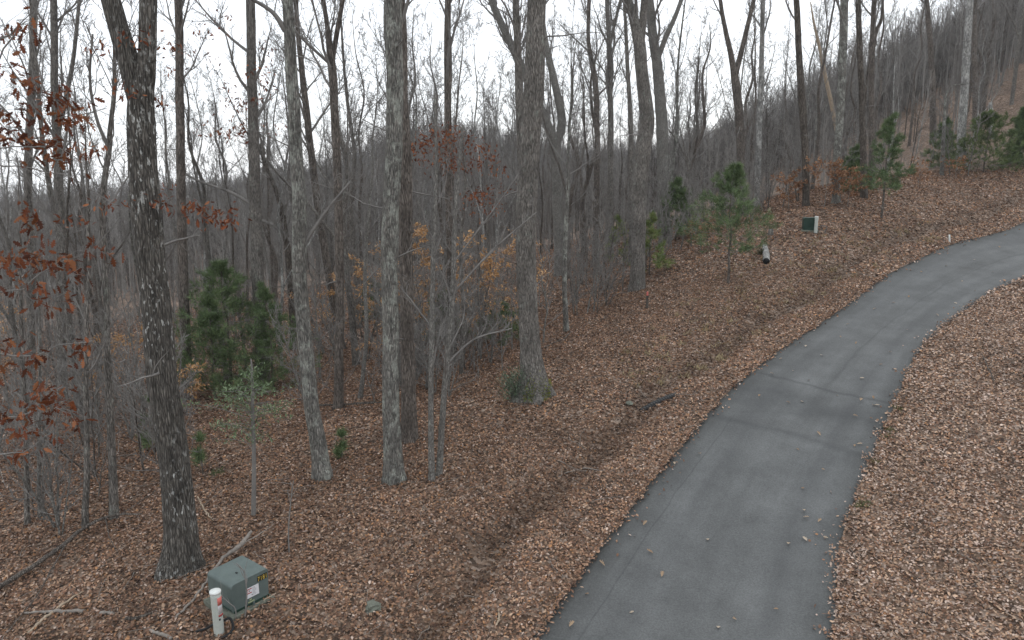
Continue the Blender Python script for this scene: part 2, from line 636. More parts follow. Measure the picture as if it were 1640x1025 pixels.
base = mix(nt, ramp(nt, [(.60, (0, 0, 0)), (.72, (.28, .28, .28))], spot).outputs[0], base, (.055, .056, .055))
nt.links.new(base, b.inputs['Base Color'])
bump(nt, b, fine, .35, .008)
M['asphalt'] = m

nl, nw = 400, 22
kk = np.linspace(0, len(EL) - 1, nl)


def samp(C, k):
    i = np.clip(k.astype(int), 0, len(C) - 2)
    f = (k - i)[:, None]
    return C[i] * (1 - f) + C[i + 1] * f


# pair the two edges by projecting the left edge on the right one
A_ = samp(EL, kk)
tanv = norm(np.gradient(A_[:, :2], axis=0))
nrm2 = np.stack([tanv[:, 1], -tanv[:, 0]], 1)
Bk = []
fineR = samp(ER, np.linspace(0, len(ER) - 1, 3000))
for a2, n2, t2 in zip(A_[:, :2], nrm2, tanv):
    rel = fineR[:, :2] - a2
    al = np.abs(rel @ t2) + np.where(rel @ n2 > 0, 0, 50)
    Bk.append(np.argmin(al))
Bk = np.maximum.accumulate(np.array(Bk))
B_ = fineR[Bk]
for _ in range(6):
    B_[1:-1] = .25 * B_[:-2] + .5 * B_[1:-1] + .25 * B_[2:]
sarc = np.concatenate([[0], np.cumsum(np.linalg.norm(np.diff(A_[:, :2], axis=0), axis=1))])
i0 = np.argmin(np.abs(A_[:, 1] - at(855, 1025, 12.2)[1]))
sarc = sarc - sarc[i0]
ja = snoise(sarc, sarc * 0, 1.1, 21, 4) * .035
jb = snoise(sarc, sarc * 0, .9, 22, 4) * .06
A2 = A_[:, :2] + nrm2 * ja[:, None]
B2 = B_[:, :2] + nrm2 * jb[:, None]
tw = np.linspace(0, 1, nw)
RP = A2[:, None] * (1 - tw)[None, :, None] + B2[:, None] * tw[None, :, None]
RZ = h(RP[..., 0], RP[..., 1], fine=False) + .012 + .03 * np.sin(np.pi * tw)[None]
V = np.concatenate([RP, RZ[..., None]], -1)
Vlo = V.copy()
i = np.arange(nl - 1)[:, None] * nw
j = np.arange(nw - 1)[None]
F = np.stack([i + j, i + j + 1, i + nw + j + 1, i + nw + j], -1).reshape(-1, 4)
base_n = nl * nw
skirt = np.concatenate([V[:, 0] - [0, 0, .18], V[:, -1] - [0, 0, .18]])
ks = np.arange(nl - 1)
F2 = np.stack([base_n + ks, ks * nw, (ks + 1) * nw, base_n + ks + 1], 1)
F3 = np.stack([ks * nw + nw - 1, base_n + nl + ks, base_n + nl + ks + 1, (ks + 1) * nw + nw - 1], 1)
mb = MB()
mb.add(np.concatenate([V.reshape(-1, 3), skirt]), [np.concatenate([F, F2, F3])])
road = mb.build('road', M['asphalt'])
uvl = road.data.uv_layers.new(name='UVMap')
vid = np.empty(len(road.data.loops), np.int32)
road.data.loops.foreach_get('vertex_index', vid)
UV = np.zeros((len(road.data.vertices), 2))
UV[:base_n] = np.stack([np.broadcast_to(tw[None], (nl, nw)), np.broadcast_to(sarc[:, None], (nl, nw))], -1).reshape(-1, 2)
UV[base_n:base_n + nl] = np.stack([np.zeros(nl), sarc], 1)
UV[base_n + nl:] = np.stack([np.ones(nl), sarc], 1)
uvl.data.foreach_set('uv', UV[vid].astype(np.float32).ravel())
tag(road, 'grey asphalt lane curving uphill to the right between leaf covered verges', 'road', kind='structure')

# ------------------------------------------------------------------ leaf litter
PAL = np.array([(.40, .275, .19), (.29, .178, .115), (.205, .115, .074), (.37, .28, .23), (.135, .08, .056), (.46, .36, .295), (.07, .047, .038), (.34, .18, .09)])
PW_L = np.array([.10, .24, .28, .06, .16, .035, .085, .05])
PW_R = np.array([.17, .18, .18, .18, .11, .11, .06, .02])


def litter_zone(r0, r1, dens, l0, l1, shape, seed, half=41):
    r = np.random.default_rng(seed)
    a = math.radians(half)
    n = int(a * (r1 * r1 - r0 * r0) * dens)
    rr = np.sqrt(r.uniform(r0 * r0, r1 * r1, n))
    aa = r.uniform(-a, a, n)
    x, y = rr * np.sin(aa), rr * np.cos(aa)
    ins = road_in(x, y)
    keep = ins < snoise(x, y, .9, 31, 3) * .10 + r.exponential(1, n) * (.05 + .09 * np.clip(snoise(x, y, 1.6, 33) + .2, 0, 1)) - .02
    # bare patches in the ditch
    sl = seg_dist(x, y, EL2)
    bare = np.exp(-((sl + 1.75 + .35 * snoise(x, y, 5, 5)) / .4) ** 2) * np.clip(snoise(x, y, 3.0, 41) * 2.2 - .5, 0, 1)
    keep &= r.random(n) > bare * .92
    keep &= r.random(n) > .35 * np.clip(snoise(x, y, 2.4, 44) * 1.5 - .4, 0, 1)
    x, y, sl = x[keep], y[keep], sl[keep]
    n = len(x)
    z = h(x, y)
    ins = road_in(x, y)
    z = np.where(ins > -.05, np.maximum(z, h(x, y, False) + .03), z)
    e = .4
    gx = (h(x + e, y, False) - h(x - e, y, False)) / (2 * e)
    gy = (h(x, y + e, False) - h(x, y - e, False)) / (2 * e)
    nr_ = norm(np.stack([-gx, -gy, np.ones(n)], 1) + r.normal(0, .42, (n, 3)))
    yd = r.normal(0, 1, (n, 3))
    yd = norm(yd - nr_ * (yd * nr_).sum(1, keepdims=True))
    L = l0 + (l1 - l0) * r.beta(1.6, 1.9, n)
    pos = np.stack([x, y, z + r.uniform(.004, .04, n)], 1) - yd * L[:, None] * .5
    right = sl > 2
    ci = np.where(right, r.choice(8, n, p=PW_R / PW_R.sum()), r.choice(8, n, p=PW_L / PW_L.sum()))
    bright = np.where(right, 1.18, 1.04)
    paler = np.clip(1 - np.abs(sl + .5) / 1.6, 0, 1) * ~right      # fresh drift along the road edge
    patch = 1 + .20 * snoise(x, y, 3.5, 51) + .16 * snoise(x, y, 1.1, 53)
    patch = patch * (1 - .5 * np.exp(-((sl + 1.75 + .35 * snoise(x, y, 5, 5)) / .38) ** 2))      # leaf colour darkened along the ditch line
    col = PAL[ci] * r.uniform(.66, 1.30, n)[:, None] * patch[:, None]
    col = col * (1 + .16 * paler[:, None]) * bright[:, None]
    mb = MB()
    leaves(mb, pos, yd, nr_, L, L * r.uniform(.55, .95, n) * (1.3 if shape is OAK else 1.15), col, shape, r.uniform(-.8, 1.7, n))
    return mb


for k_, z_ in enumerate([(8, 19, 760, .028, .09, OAK), (19, 34, 400, .04, .105, LEAF), (34, 64, 125, .08, .15, LEAF)]):
    o = litter_zone(*z_, 60 + k_).build('leaf_litter', M['litter'], smooth=False)
    tag(o, ['dry brown fallen leaves carpeting the near verges of the lane', 'dry brown fallen leaves carpeting the middle of the bank and woods',
            'dry brown fallen leaves carpeting the far bank and woods'][k_], 'leaf litter', kind='stuff')

# ------------------------------------------------------------------ bare trees
UP = np.array([0, 0, 1.0])


def grow(start, d, length, r0, n, wob, trop, g, taper=.12):
    B = len(start)
    P = np.empty((B, n, 3))
    P[:, 0] = start
    D = norm(d)
    step = (length / (n - 1))[:, None]
    for k in range(1, n):
        D = norm(D + g.normal(0, wob, (B, 3)) + UP * trop)
        P[:, k] = P[:, k - 1] + D * step
    R = r0[:, None] * np.linspace(1, taper, n)[None] ** .9
    return P, R


def kids(P, R, k, t0, t1, ang, spread, lenf, radf, g, plen, up=0.0, falloff=.45):
    B, n, _ = P.shape
    t = np.sort(t0 + (t1 - t0) * (np.arange(k)[None] + g.uniform(0, 1, (B, k))) / k, 1)
    s = t * (n - 1)
    i = np.minimum(s.astype(int), n - 2)
    f = (s - i)[..., None]
    bi = np.arange(B)[:, None]
    pos = P[bi, i] * (1 - f) + P[bi, i + 1] * f
    rad = (R[bi, i] * (1 - f[..., 0]) + R[bi, i + 1] * f[..., 0])
    T = norm(P[bi, i + 1] - P[bi, i])
    az = g.uniform(0, 2 * np.pi, (B, 1)) + np.arange(k)[None] * 2.4 + g.normal(0, .4, (B, k))
    rf = np.where(np.abs(T[..., 2:3]) > .9, np.array([1., 0, 0]), np.array([0, 0, 1.]))
    U = norm(np.cross(T, rf))
    Vv = np.cross(T, U)
    a = ang + g.normal(0, spread, (B, k))
    d = T * np.cos(a)[..., None] + (U * np.cos(az)[..., None] + Vv * np.sin(az)[..., None]) * np.sin(a)[..., None]
    d = norm(d + UP * up)
    L = plen[:, None] * lenf * (1 - falloff * t) * g.uniform(.6, 1.25, (B, k))
    return pos.reshape(-1, 3), d.reshape(-1, 3), L.ravel(), (rad * radf * g.uniform(.7, 1.1, (B, k))).ravel()


def crown_mesh(mb, TP, TR, H, g, limbs=12, t0=.35, dens=1.0, ang=.62, limb_len=.30, dead=3, min_r=.0075, twigs=True):
    """limbs, branches and twigs along the trunk path TP; returns the twig tips"""
    P, R = TP[None], TR[None]
    a = kids(P, R, limbs, t0, .98, ang, .18, limb_len, .42, g, np.array([H]), .1, .62)
    L1, R1 = grow(a[0], a[1], a[2], np.maximum(a[3], .012), 9, .10, .085, g)
    tubes(mb, L1, R1, 5)
    if dead:
        q = kids(P, R, dead, .12, t0, 1.2, .3, .09, .13, g, np.array([H]), -.05, .2)
        D1, DR = grow(q[0], q[1], q[2], np.maximum(q[3], .008), 6, .2, .0, g)
        tubes(mb, D1, DR, 4)
        q = kids(D1, DR, 3, .3, 1, .8, .3, .45, .6, g, q[2], 0)
        D2, DR2 = grow(q[0], q[1], q[2], np.maximum(q[3], .004), 4, .2, .0, g, .3)
        tubes(mb, D2, DR2, 3)
    b = kids(L1, R1, max(2, int(6 * dens)), .18, 1, .62, .2, .46, .62, g, a[2], .08, .4)
    L2, R2 = grow(b[0], b[1], b[2], np.maximum(b[3], .007), 7, .14, .06, g)
    tubes(mb, L2, R2, 4)
    if not twigs:
        return L2[:, -1]
    c = kids(L2, R2, max(3, int(6 * dens)), .2, 1, .6, .25, .5, .62, g, b[2], .06, .4)
    L3, R3 = grow(c[0], c[1], c[2], np.maximum(c[3], min_r), 5, .16, .04, g, .35)
    tubes(mb, L3, R3, 3)
    e = kids(L3, R3, max(2, int(4 * dens)), .25, 1, .6, .25, .55, .7, g, c[2], .05, .4)
    L4, R4 = grow(e[0], e[1], e[2], np.maximum(e[3], min_r * .8), 4, .16, .04, g, .5)
    tubes(mb, L4, R4, 3)
    return L4[:, -1]


def trunk_mesh(mb, P, R, sides, g, flare=.6, ridge=.03, lobes=5, flare_h=.45, base=None):
    """a trunk with root flare and furrowed bark"""
    n = len(P)
    base = P[0, 2] if base is None else base
    T = norm(np.gradient(P, axis=0))
    U = norm(np.cross(T, np.array([.1, 1., 0.])))
    Vv = np.cross(T, U)
    an = np.arange(sides) * 2 * np.pi / sides
    hh = np.maximum(P[:, 2] - base, 0)
    ph = g.uniform(0, 6.28, 8)
    fl = 1 + flare * np.exp(-hh / (flare_h * max(R[0], .05) * 2.2))[:, None] * (.75 + .4 * np.sin(lobes * an + ph[0]) + .2 * np.sin((lobes + 3) * an + ph[1]))
    rg = sum(np.sin(k * an[None] + ph[i + 2] + 1.2 * np.sin(hh[:, None] * w + ph[i])) for i, (k, w) in enumerate(((9, .9), (14, 1.4), (3, .6)))) / 3 * ridge
    rg = rg + g.normal(0, ridge * .5, (n, sides))
    rr = R[:, None] * (fl + rg)
    V = P[:, None] + rr[..., None] * (U[:, None] * np.cos(an)[None, :, None] + Vv[:, None] * np.sin(an)[None, :, None])
    i = np.arange(n - 1)[:, None] * sides
    j = np.arange(sides)[None]
    j2 = (j + 1) % sides
    F = np.stack([i + j, i + j2, i + sides + j2, i + sides + j], -1).reshape(-1, 4)
    mb.add(V.reshape(-1, 3), [F, np.arange(sides)[None] + (n - 1) * sides])


def plane_path(pix, y0):
    """pixels of a trunk to points on the upright plane it stands in"""
    out = []
    for u, v, w in pix:
        d = ray(u, v)
        t = (y0 - CAM[1]) / d[1]
        out.append(np.append(CAM + d * t, w * t / FPX / 2))
    return np.array(out)


def leaf_cluster(mb, centre, n, spread, size, g, pal, shape=LEAF, droop=.5):
    pos = centre + g.normal(0, 1, (n, 3)) * spread
    yd = norm(g.normal(0, 1, (n, 3)) + np.array([0, 0, -droop * 1.6]))
    nr_ = norm(g.normal(0, 1, (n, 3)) + UP * .5)
    col = pal[g.integers(0, len(pal), n)] * g.uniform(.7, 1.3, (n, 1))
    L = g.uniform(.7, 1.2, n) * size
    leaves(mb, pos, yd, nr_, L, L * g.uniform(.55, .85, n), col, shape, g.uniform(-1, 2, n))


OAKLEAF = np.array([(.19, .062, .026), (.14, .045, .022), (.25, .10, .045), (.10, .035, .02)])
BEECH = np.array([(.58, .36, .18), (.50, .29, .13), (.64, .43, .25), (.44, .25, .11)])

# name, label, bark, pixels (u, v, width) from base to the top of the frame, full height, limb start, options
KEY = [
    ('oak_tree', 'big dark oak flecked with white lichen behind the near green utility box, forking high up', 'oak',
     [(292, 908, 54), (286, 800, 46), (266, 640, 45), (252, 520, 44), (243, 430, 43), (236, 340, 45), (228, 250, 42), (226, 170, 40), (236, 100, 27), (240, 0, 26)], 19, .66,
     dict(fork=[(226, 175, 34), (205, 95, 33), (190, 45, 30), (177, 0, 29), (160, -60, 27)], sides=40, flare=.5)),
    ('bare_tree', 'leaning lichen-green trunk left of the tall pale grey trunk, base curving out to the right', 'lichen',
     [(517, 765, 29), (508, 700, 25), (496, 620, 23), (486, 520, 22), (480, 440, 22), (479, 330, 22), (474, 230, 20), (467, 120, 19), (460, 0, 17)], 17, .66, dict(sides=24, branch=[[(457, 50, 9), (440, 22, 7), (405, 0, 5)], [(481, 400, 6), (520, 340, 5), (560, 290, 3)]])),
    ('bare_tree', 'tall straight trunk with pale grey lichen left of the twin slender saplings', 'lichen',
     [(632, 768, 34), (628, 690, 28), (625, 560, 25), (624, 420, 26), (628, 300, 26), (632, 180, 27), (632, 80, 26), (631, 0, 25)], 22, .55, dict(sides=28)),
    ('bare_tree', 'brown trunk with torn dark bark hidden in part by the tall lichened trunk', 'brown',
     [(656, 704, 28), (654, 620, 23), (652, 520, 21), (650, 400, 22), (649, 270, 22), (643, 150, 20), (640, 0, 18)], 20, .5, dict(sides=22, burr=[(649, 300), (648, 360), (655, 380), (660, 672)])),
    ('sapling', 'left stem of the twin slender smooth grey saplings', 'smooth',
     [(692, 770, 11), (690, 650, 9), (691, 540, 8.5), (693, 440, 8), (696, 350, 7), (699, 250, 5), (697, 150, 4)], 7.5, .32, dict(sides=12, small=True)),
    ('sapling', 'right stem of the twin slender smooth grey saplings, leaning right', 'smooth',
     [(702, 762, 11), (709, 660, 10), (717, 570, 9), (724, 480, 8.5), (727, 400, 7), (732, 300, 6), (741, 200, 4)], 8, .30,
     dict(sides=12, small=True, branch=[[(718, 580, 4), (760, 545, 3), (820, 530, 2)], [(725, 470, 4), (790, 400, 3), (860, 340, 2)], [(727, 420, 3), (780, 350, 2.5), (830, 280, 1.5)]])),
    ('oak_tree', 'stout furrowed trunk with a mossy split base and a dark green bush at its foot', 'grey',
     [(856, 634, 44), (851, 575, 35), (846, 500, 30), (843, 420, 31), (843, 330, 33), (848, 240, 33), (855, 140, 33), (858, 60, 31), (860, 0, 30)], 22, .5, dict(sides=34, flare=.7)),
    ('bare_tree', 'slim trunk close against the left side of the stout mossy-based oak', 'grey',
     [(839, 600, 12), (837, 480, 13), (836, 330, 14), (834, 230, 13), (830, 120, 12), (826, 0, 11)], 18, .5, dict(dy=2.2)),
    ('bare_tree', 'pale sloping trunk behind the stout mossy oak, leaning to the upper left', 'smooth',
     [(897, 440, 17), (893, 330, 17), (889, 240, 16), (872, 190, 15), (842, 122, 14), (818, 70, 12), (795, 20, 11), (780, -20, 10)], 17, .6, dict(fork=[(889, 240, 13), (900, 195, 14), (890, 140, 12), (872, 60, 10), (862, -20, 9)])),
    ('bare_tree', 'thin pale spotted trunk right of the stout mossy-based oak', 'lichen',
     [(907, 530, 9), (904, 450, 7.5), (906, 370, 7), (909, 300, 6), (912, 200, 4)], 12, .4, {}),
    ('bare_tree', 'big crooked grey tree forked at the top, standing at the clearing edge', 'grey',
     [(1021, 464, 25), (1022, 400, 22), (1024, 320, 23), (1030, 240, 25), (1036, 190, 24), (1028, 120, 20), (1022, 60, 19), (1012, 20, 14), (1000, -20, 12)], 20, .55, dict(fork=[(1026, 75, 12), (1030, 30, 12), (1034, -20, 11)], sides=20)),
    ('bare_tree', 'smooth grey trunk with a limb swept right, beside the big crooked grey tree', 'smooth',
     [(1066, 388, 19), (1062, 300, 17), (1060, 200, 19), (1054, 120, 17), (1046, 60, 15), (1040, 0, 13)], 20, .5, dict(sides=18, fork=[(1055, 90, 8), (1068, 55, 8), (1082, 25, 7), (1098, -20, 6)])),
    ('bare_tree', 'dark tree with a wide open fork in the sky, behind the lone young pine', 'brown',
     [(1190, 345, 13), (1186, 250, 13), (1184, 190, 14), (1178, 130, 13), (1172, 95, 9), (1160, 40, 7), (1152, -10, 6)], 19, .6, dict(fork=[(1178, 120, 9), (1188, 80, 8), (1200, 30, 7), (1210, -10, 6)])),
    ('bare_tree', 'tall thin pale trunk just right of the lone young pine on the slope', 'pale',
     [(1212, 330, 10), (1215, 230, 9), (1219, 130, 8), (1222, 0, 7)], 19, .5, {}),
    ('bare_tree', 'dark trunk standing right behind the small dark green far utility box', 'dark',
     [(1291, 330, 11), (1290, 250, 11), (1285, 170, 12), (1280, 90, 10), (1275, 0, 9)], 19, .5, {}),
    ('bare_tree', 'grey lichened trunk with rusty beech leaves round its base, beside the leaning pole', 'lichen',
     [(1339, 325, 13), (1341, 250, 12), (1346, 170, 12), (1350, 90, 13), (1352, 0, 12)], 20, .5, {}),
    ('bare_tree', 'dark blotched trunk between the leaning pole and the upper young pine', 'dark',
     [(1384, 317, 11), (1382, 230, 10), (1380, 150, 9), (1377, 80, 9), (1374, 0, 8)], 19, .5, {}),
    ('bare_tree', 'brown trunk with a bent side limb right of the dark blotched trunk', 'brown',
     [(1397, 300, 9), (1396, 200, 9), (1396, 90, 9), (1398, 50, 8), (1400, 0, 7)], 18, .5, dict(fork=[(1396, 110, 5), (1402, 55, 6), (1412, 30, 5), (1414, -10, 4)])),
    ('bare_tree', 'big whitish lichened trunk beside the wide low pine at upper right', 'pale',
     [(1541, 272, 15), (1540, 220, 13), (1544, 150, 12), (1549, 70, 11), (1554, 0, 10)], 20, .55, {}),
    ('bare_tree', 'thin white trunk with an arching bent top left of the big whitish trunk', 'lichen',
     [(1509, 281, 6), (1511, 220, 5.2), (1514, 160, 4), (1519, 144, 3), (1530, 136, 2.2), (1546, 135, 1.4)], 0, .5, dict(stop=True)),
    ('bare_tree', 'reddish brown trunk on the hillside right of the big whitish trunk', 'brown',
     [(1563, 225, 9), (1562, 150, 8), (1560, 60, 8), (1562, 0, 7)], 18, .5, {}),
    ('bare_tree', 'brown trunk on the hillside just left of the thin white arching trunk', 'brown',
     [(1494, 230, 10), (1494, 150, 9), (1490, 70, 8), (1484, 0, 7)], 19, .5, {}),
    ('bare_tree', 'straight brown pole-like trunk just right of the big fleck-barked oak', 'brown',
     [(301, 640, 18), (297, 540, 16), (293, 430, 15), (290, 300, 14), (288, 150, 13), (285, 0, 12)], 21, .55, {}),
    ('bare_tree', 'grey trunk rising out of the dense young pines left of the leaning green trunk', 'grey',
     [(422, 612, 22), (416, 500, 20), (411, 400, 19), (407, 250, 17), (404, 120, 15), (401, 0, 14)], 21, .45, dict(sides=20, branch=[[(407, 330, 6), (370, 308, 5.5), (320, 290, 4), (295, 275, 3)]])),
    ('bare_tree', 'brown tree forking near the top, two trunks left of the tall pale lichened trunk', 'brown',
     [(542, 655, 16), (543, 560, 14), (544, 440, 14), (541, 300, 13), (537, 200, 13), (532, 110, 13), (527, 60, 8), (516, -10, 7)], 19, .5, dict(fork=[(532, 100, 8), (540, 50, 8), (551, -10, 7)], branch=[[(531, 105, 5), (500, 75, 4.5), (472, 45, 3)]])),
    ('bare_tree', 'second slanting trunk crossing behind the leaning green trunk', 'brown',
     [(548, 560, 13), (530, 460, 12), (512, 350, 12), (498, 240, 11), (486, 140, 10), (478, 60, 8), (472, -10, 7)], 17, .5, {}),
    ('bare_tree', 'thin crooked pale trunk with a curved foot between two lichened trunks', 'smooth',
     [(577, 638, 8), (583, 590, 7), (587, 520, 6.5), (584, 450, 6), (588, 380, 5), (596, 280, 4)], 11, .35, {}),
    ('bare_tree', 'grey brown trunk rising from the rusty-leaved thicket right of the twin saplings', 'brown',
     [(727, 570, 13), (722, 450, 12), (719, 320, 12), (718, 200, 12), (717, 90, 11), (717, 0, 10)], 21, .5, {}),
    ('bare_tree', 'small dark trunk left of the big fleck-barked oak, greyish at its foot', 'grey',
     [(183, 830, 15), (179, 740, 12), (175, 640, 11), (173, 540, 10), (168, 430, 9), (165, 320, 9), (175, 230, 8), (182, 150, 6), (186, 0, 5)], 14, .45, dict(sides=16, branch=[[(174, 238, 6), (160, 190, 5), (155, 130, 4), (165, 60, 3)]])),
    ('sapling', 'thin grey sapling second to the left of the big fleck-barked oak', 'grey',
     [(138, 845, 11), (138, 740, 8.5), (138, 640, 8), (141, 520, 7), (143, 400, 6), (140, 300, 5)], 9, .35, dict(sides=10)),
    ('bare_tree', 'grey forked trunk at the far left below the hanging rusty oak leaves', 'grey',
     [(100, 640, 15), (98, 520, 14), (97, 400, 14), (94, 300, 14), (91, 210, 13), (88, 120, 11), (86, 0, 10)], 19, .45, dict(fork=[(92, 215, 8), (105, 160, 7), (118, 90, 6), (128, -10, 5)])),
    ('bare_tree', 'leaning grey trunk near the left edge below the rusty leaves', 'grey',
     [(48, 640, 14), (50, 500, 12), (47, 380, 12), (45, 250, 12), (52, 120, 11), (55, 0, 10)], 19, .45, {}),
    ('sapling', 'thin dark sapling at the lower left edge beside a paler one', 'grey',
     [(46, 840, 9), (42, 760, 7), (40, 660, 7), (36, 560, 6), (33, 430, 5)], 8, .35, dict(sides=10)),
    ('sapling', 'thin paler sapling right of the dark one at the lower left edge', 'smooth',
     [(66, 828, 8), (62, 780, 6), (63, 700, 6), (65, 600, 5), (62, 480, 4)], 8, .35, dict(sides=10)),
    ('bare_tree', 'dark tree with crooked bent limbs just left of the leaning green trunk', 'dark',
     [(470, 560, 11), (466, 470, 10), (460, 400, 10), (452, 340, 9), (440, 300, 7), (424, 262, 6), (416, 230, 4)], 0, .5,
     dict(stop=True, branch=[[(464, 385, 6), (440, 362, 6), (418, 352, 4), (416, 335, 3)], [(456, 345, 6), (455, 310, 5), (452, 270, 4), (458, 220, 3)]])),
    ('bare_tree', 'slim dark wavy tree right of the stout mossy-based oak', 'brown',
     [(954, 420, 11), (955, 320, 10), (956, 240, 9), (955, 150, 9), (948, 100, 8), (942, 60, 6), (944, 0, 6)], 18, .5, {}),
    ('bare_tree', 'slim straight tree midway between the stout mossy oak and the crooked forked tree', 'grey',
     [(978, 410, 10), (978, 300, 9), (978, 190, 9), (976, 90, 8), (974, 40, 7), (972, 0, 7)], 18, .5, dict(fork=[(976, 75, 5), (984, 40, 5), (996, -10, 4)])),
    ('bare_tree', 'thin grey trunk behind the crooked forked tree and half hidden by it', 'grey',
     [(1010, 440, 10), (1011, 340, 9), (1011, 230, 8), (1008, 160, 7), (1004, 80, 6), (1000, 0, 5)], 18, .5, dict(dy=3)),
]

FOOT = {}


def key_tree(i, spec):
    name, label, bk, pix, H, t0, op = spec
    g = np.random.default_rng(1000 + i)
    base = ground_at(pix[0][0], pix[0][1])
    y0 = base[1] + op.get('dy', 0)
    if 'dy' in op:
        x0 = (pix[0][0] - 820) / FPX * (y0 * CP + 6 * SP)
        base = on_ground(x0, y0)
        pix = [q for q in pix if plane_path([q], y0)[0, 2] > base[2] + .4]
    Q = plane_path(pix, y0)
    first = np.append(base, Q[0, 3])
    Q = np.concatenate([[first], Q[1:] if 'dy' not in op else Q])
    r0 = Q[0, 3]
    below = Q[0] + [(Q[0, 0] - Q[1, 0]) * .2, 0, -.35, 0]
    top = Q[-1]
    if not op.get('stop') and top[2] - base[2] < H:
        d = norm(Q[-1, :3] - Q[-2, :3])
        dl = H - (top[2] - base[2])
        d = norm(d + UP * .3)
        ext = [np.append(top[:3] + d * dl * f + g.normal(0, .12, 3) * dl * .12, top[3] * (1 - .85 * f)) for f in (.3, .65, 1.0)]
        Q = np.concatenate([Q, ext])
    Q = np.concatenate([[below], Q])
    hgt = Q[-1, 2] - base[2]
    n = max(40, int(hgt * 5))
    P, R = resample(Q[:, :3], Q[:, 3], n)
    P[2:] += np.stack([snoise(P[2:, 2], P[2:, 2] * 0, 2.5, 700 + i) * .02, snoise(P[2:, 2], P[2:, 2] * 0, 4, 800 + i) * .05, 0 * P[2:, 2]], 1)
    t = thing(name, base, label, 'sapling' if name == 'sapling' else 'tree', 'bare trees and saplings of the wood')
    mb = MB()
    trunk_mesh(mb, P, R, op.get('sides', 14), g, op.get('flare', .28), .035, g.integers(3, 6), .45, base[2])
    if 'fork' in op:
        FQ = plane_path(op['fork'], y0)
        d = norm(FQ[-1, :3] - FQ[-2, :3])
        FQ = np.concatenate([FQ, [np.append(FQ[-1, :3] + d * k, FQ[-1, 3] * s_) for k, s_ in ((1.6, .8), (4, .5), (7, .12))]])
        FP, FR = resample(FQ[:, :3], FQ[:, 3], 30)
        trunk_mesh(mb, FP, FR, max(12, op.get('sides', 14) * 2 // 3), g, 0, .03)
    for bu, bv in op.get('burr', []):
        c = plane_path([(bu, bv, 14)], y0)[0]
        for q in range(7):
            s_ = c[:3] + np.array([g.normal(0, .05), -c[3] * .9 - .03, g.normal(0, .22)])
            path_tube(mb, [s_, s_ + [g.normal(0, .03), -.03, g.uniform(.1, .25)]], [g.uniform(.02, .05), .012], 5, 4)
    mb.build('trunk', M[bk], t, base)
    mb = MB()
    small = op.get('small') or name == 'sapling' or R[len(R) // 2] < .05
    tips = crown_mesh(mb, P, R, hgt if hgt > 5 else 5, g, limbs=9 if small else 13, t0=t0, dens=.7 if small else 1.0,
                      limb_len=.22 if small else .27, dead=0 if small else 3)
    if 'fork' in op:
        crown_mesh(mb, FP, FR, 9, g, limbs=7, t0=.25, dens=.9, limb_len=.3, dead=0)
    for br in op.get('branch', []):
        BQ = plane_path(br, y0)
        BQ[:, 1] += np.linspace(0, g.uniform(-.8, .8), len(BQ))
        BP, BR = resample(BQ[:, :3], BQ[:, 3], 14)
        tubes(mb, BP[None], BR[None], 6)
        crown_mesh(mb, BP, BR, 3.5, g, limbs=6, t0=.3, dens=.7, limb_len=.3, dead=0)
    if not mb.empty():
        mb.build('crown', M['twig'], t, base)
    FOOT[i] = (t, base, y0, P, R)
    return t


for i_, sp_ in enumerate(KEY):
    key_tree(i_, sp_)


def dead_leaf_part(t, base, y0, clusters, seed, pal, size=.09, n=22, spread=.16, dy=.5):
    g = np.random.default_rng(seed)
    mb = MB()
    for u, v in clusters:
        c = plane_path([(u, v, 1)], y0)[0, :3] + [0, g.uniform(-dy, dy), 0]
        leaf_cluster(mb, c, n, np.array([spread * 1.4, spread, spread * .7]), size, g, pal, OAK)
    mb.build('dead_leaves', M['leaf'], t, base, smooth=False)


t_, b_, y_, _, _ = FOOT[0]
dead_leaf_part(t_, b_, y_, [(222, 325), (235, 330), (250, 318), (290, 332), (305, 336), (325, 342), (347, 350), (356, 338), (372, 352), (210, 150), (238, 65), (205, 335),
                            (228, 300), (240, 160), (268, 75), (150, 75), (175, 240), (190, 325), (122, 350)], 5, OAKLEAF * 1.25, .10, 24, .11)
t_, b_, y_, _, _ = FOOT[23]
dead_leaf_part(t_, b_, y_, [(345, 25), (352, 60), (405, 60), (402, 120), (415, 135), (372, 180), (388, 165), (330, 90), (365, 205), (350, 215), (380, 200), (412, 160), (430, 118),
                            (395, 215), (320, 215), (345, 130), (360, 160), (410, 85), (425, 205), (310, 125)], 6, OAKLEAF * 1.25, .155, 20, .22, 1.5)

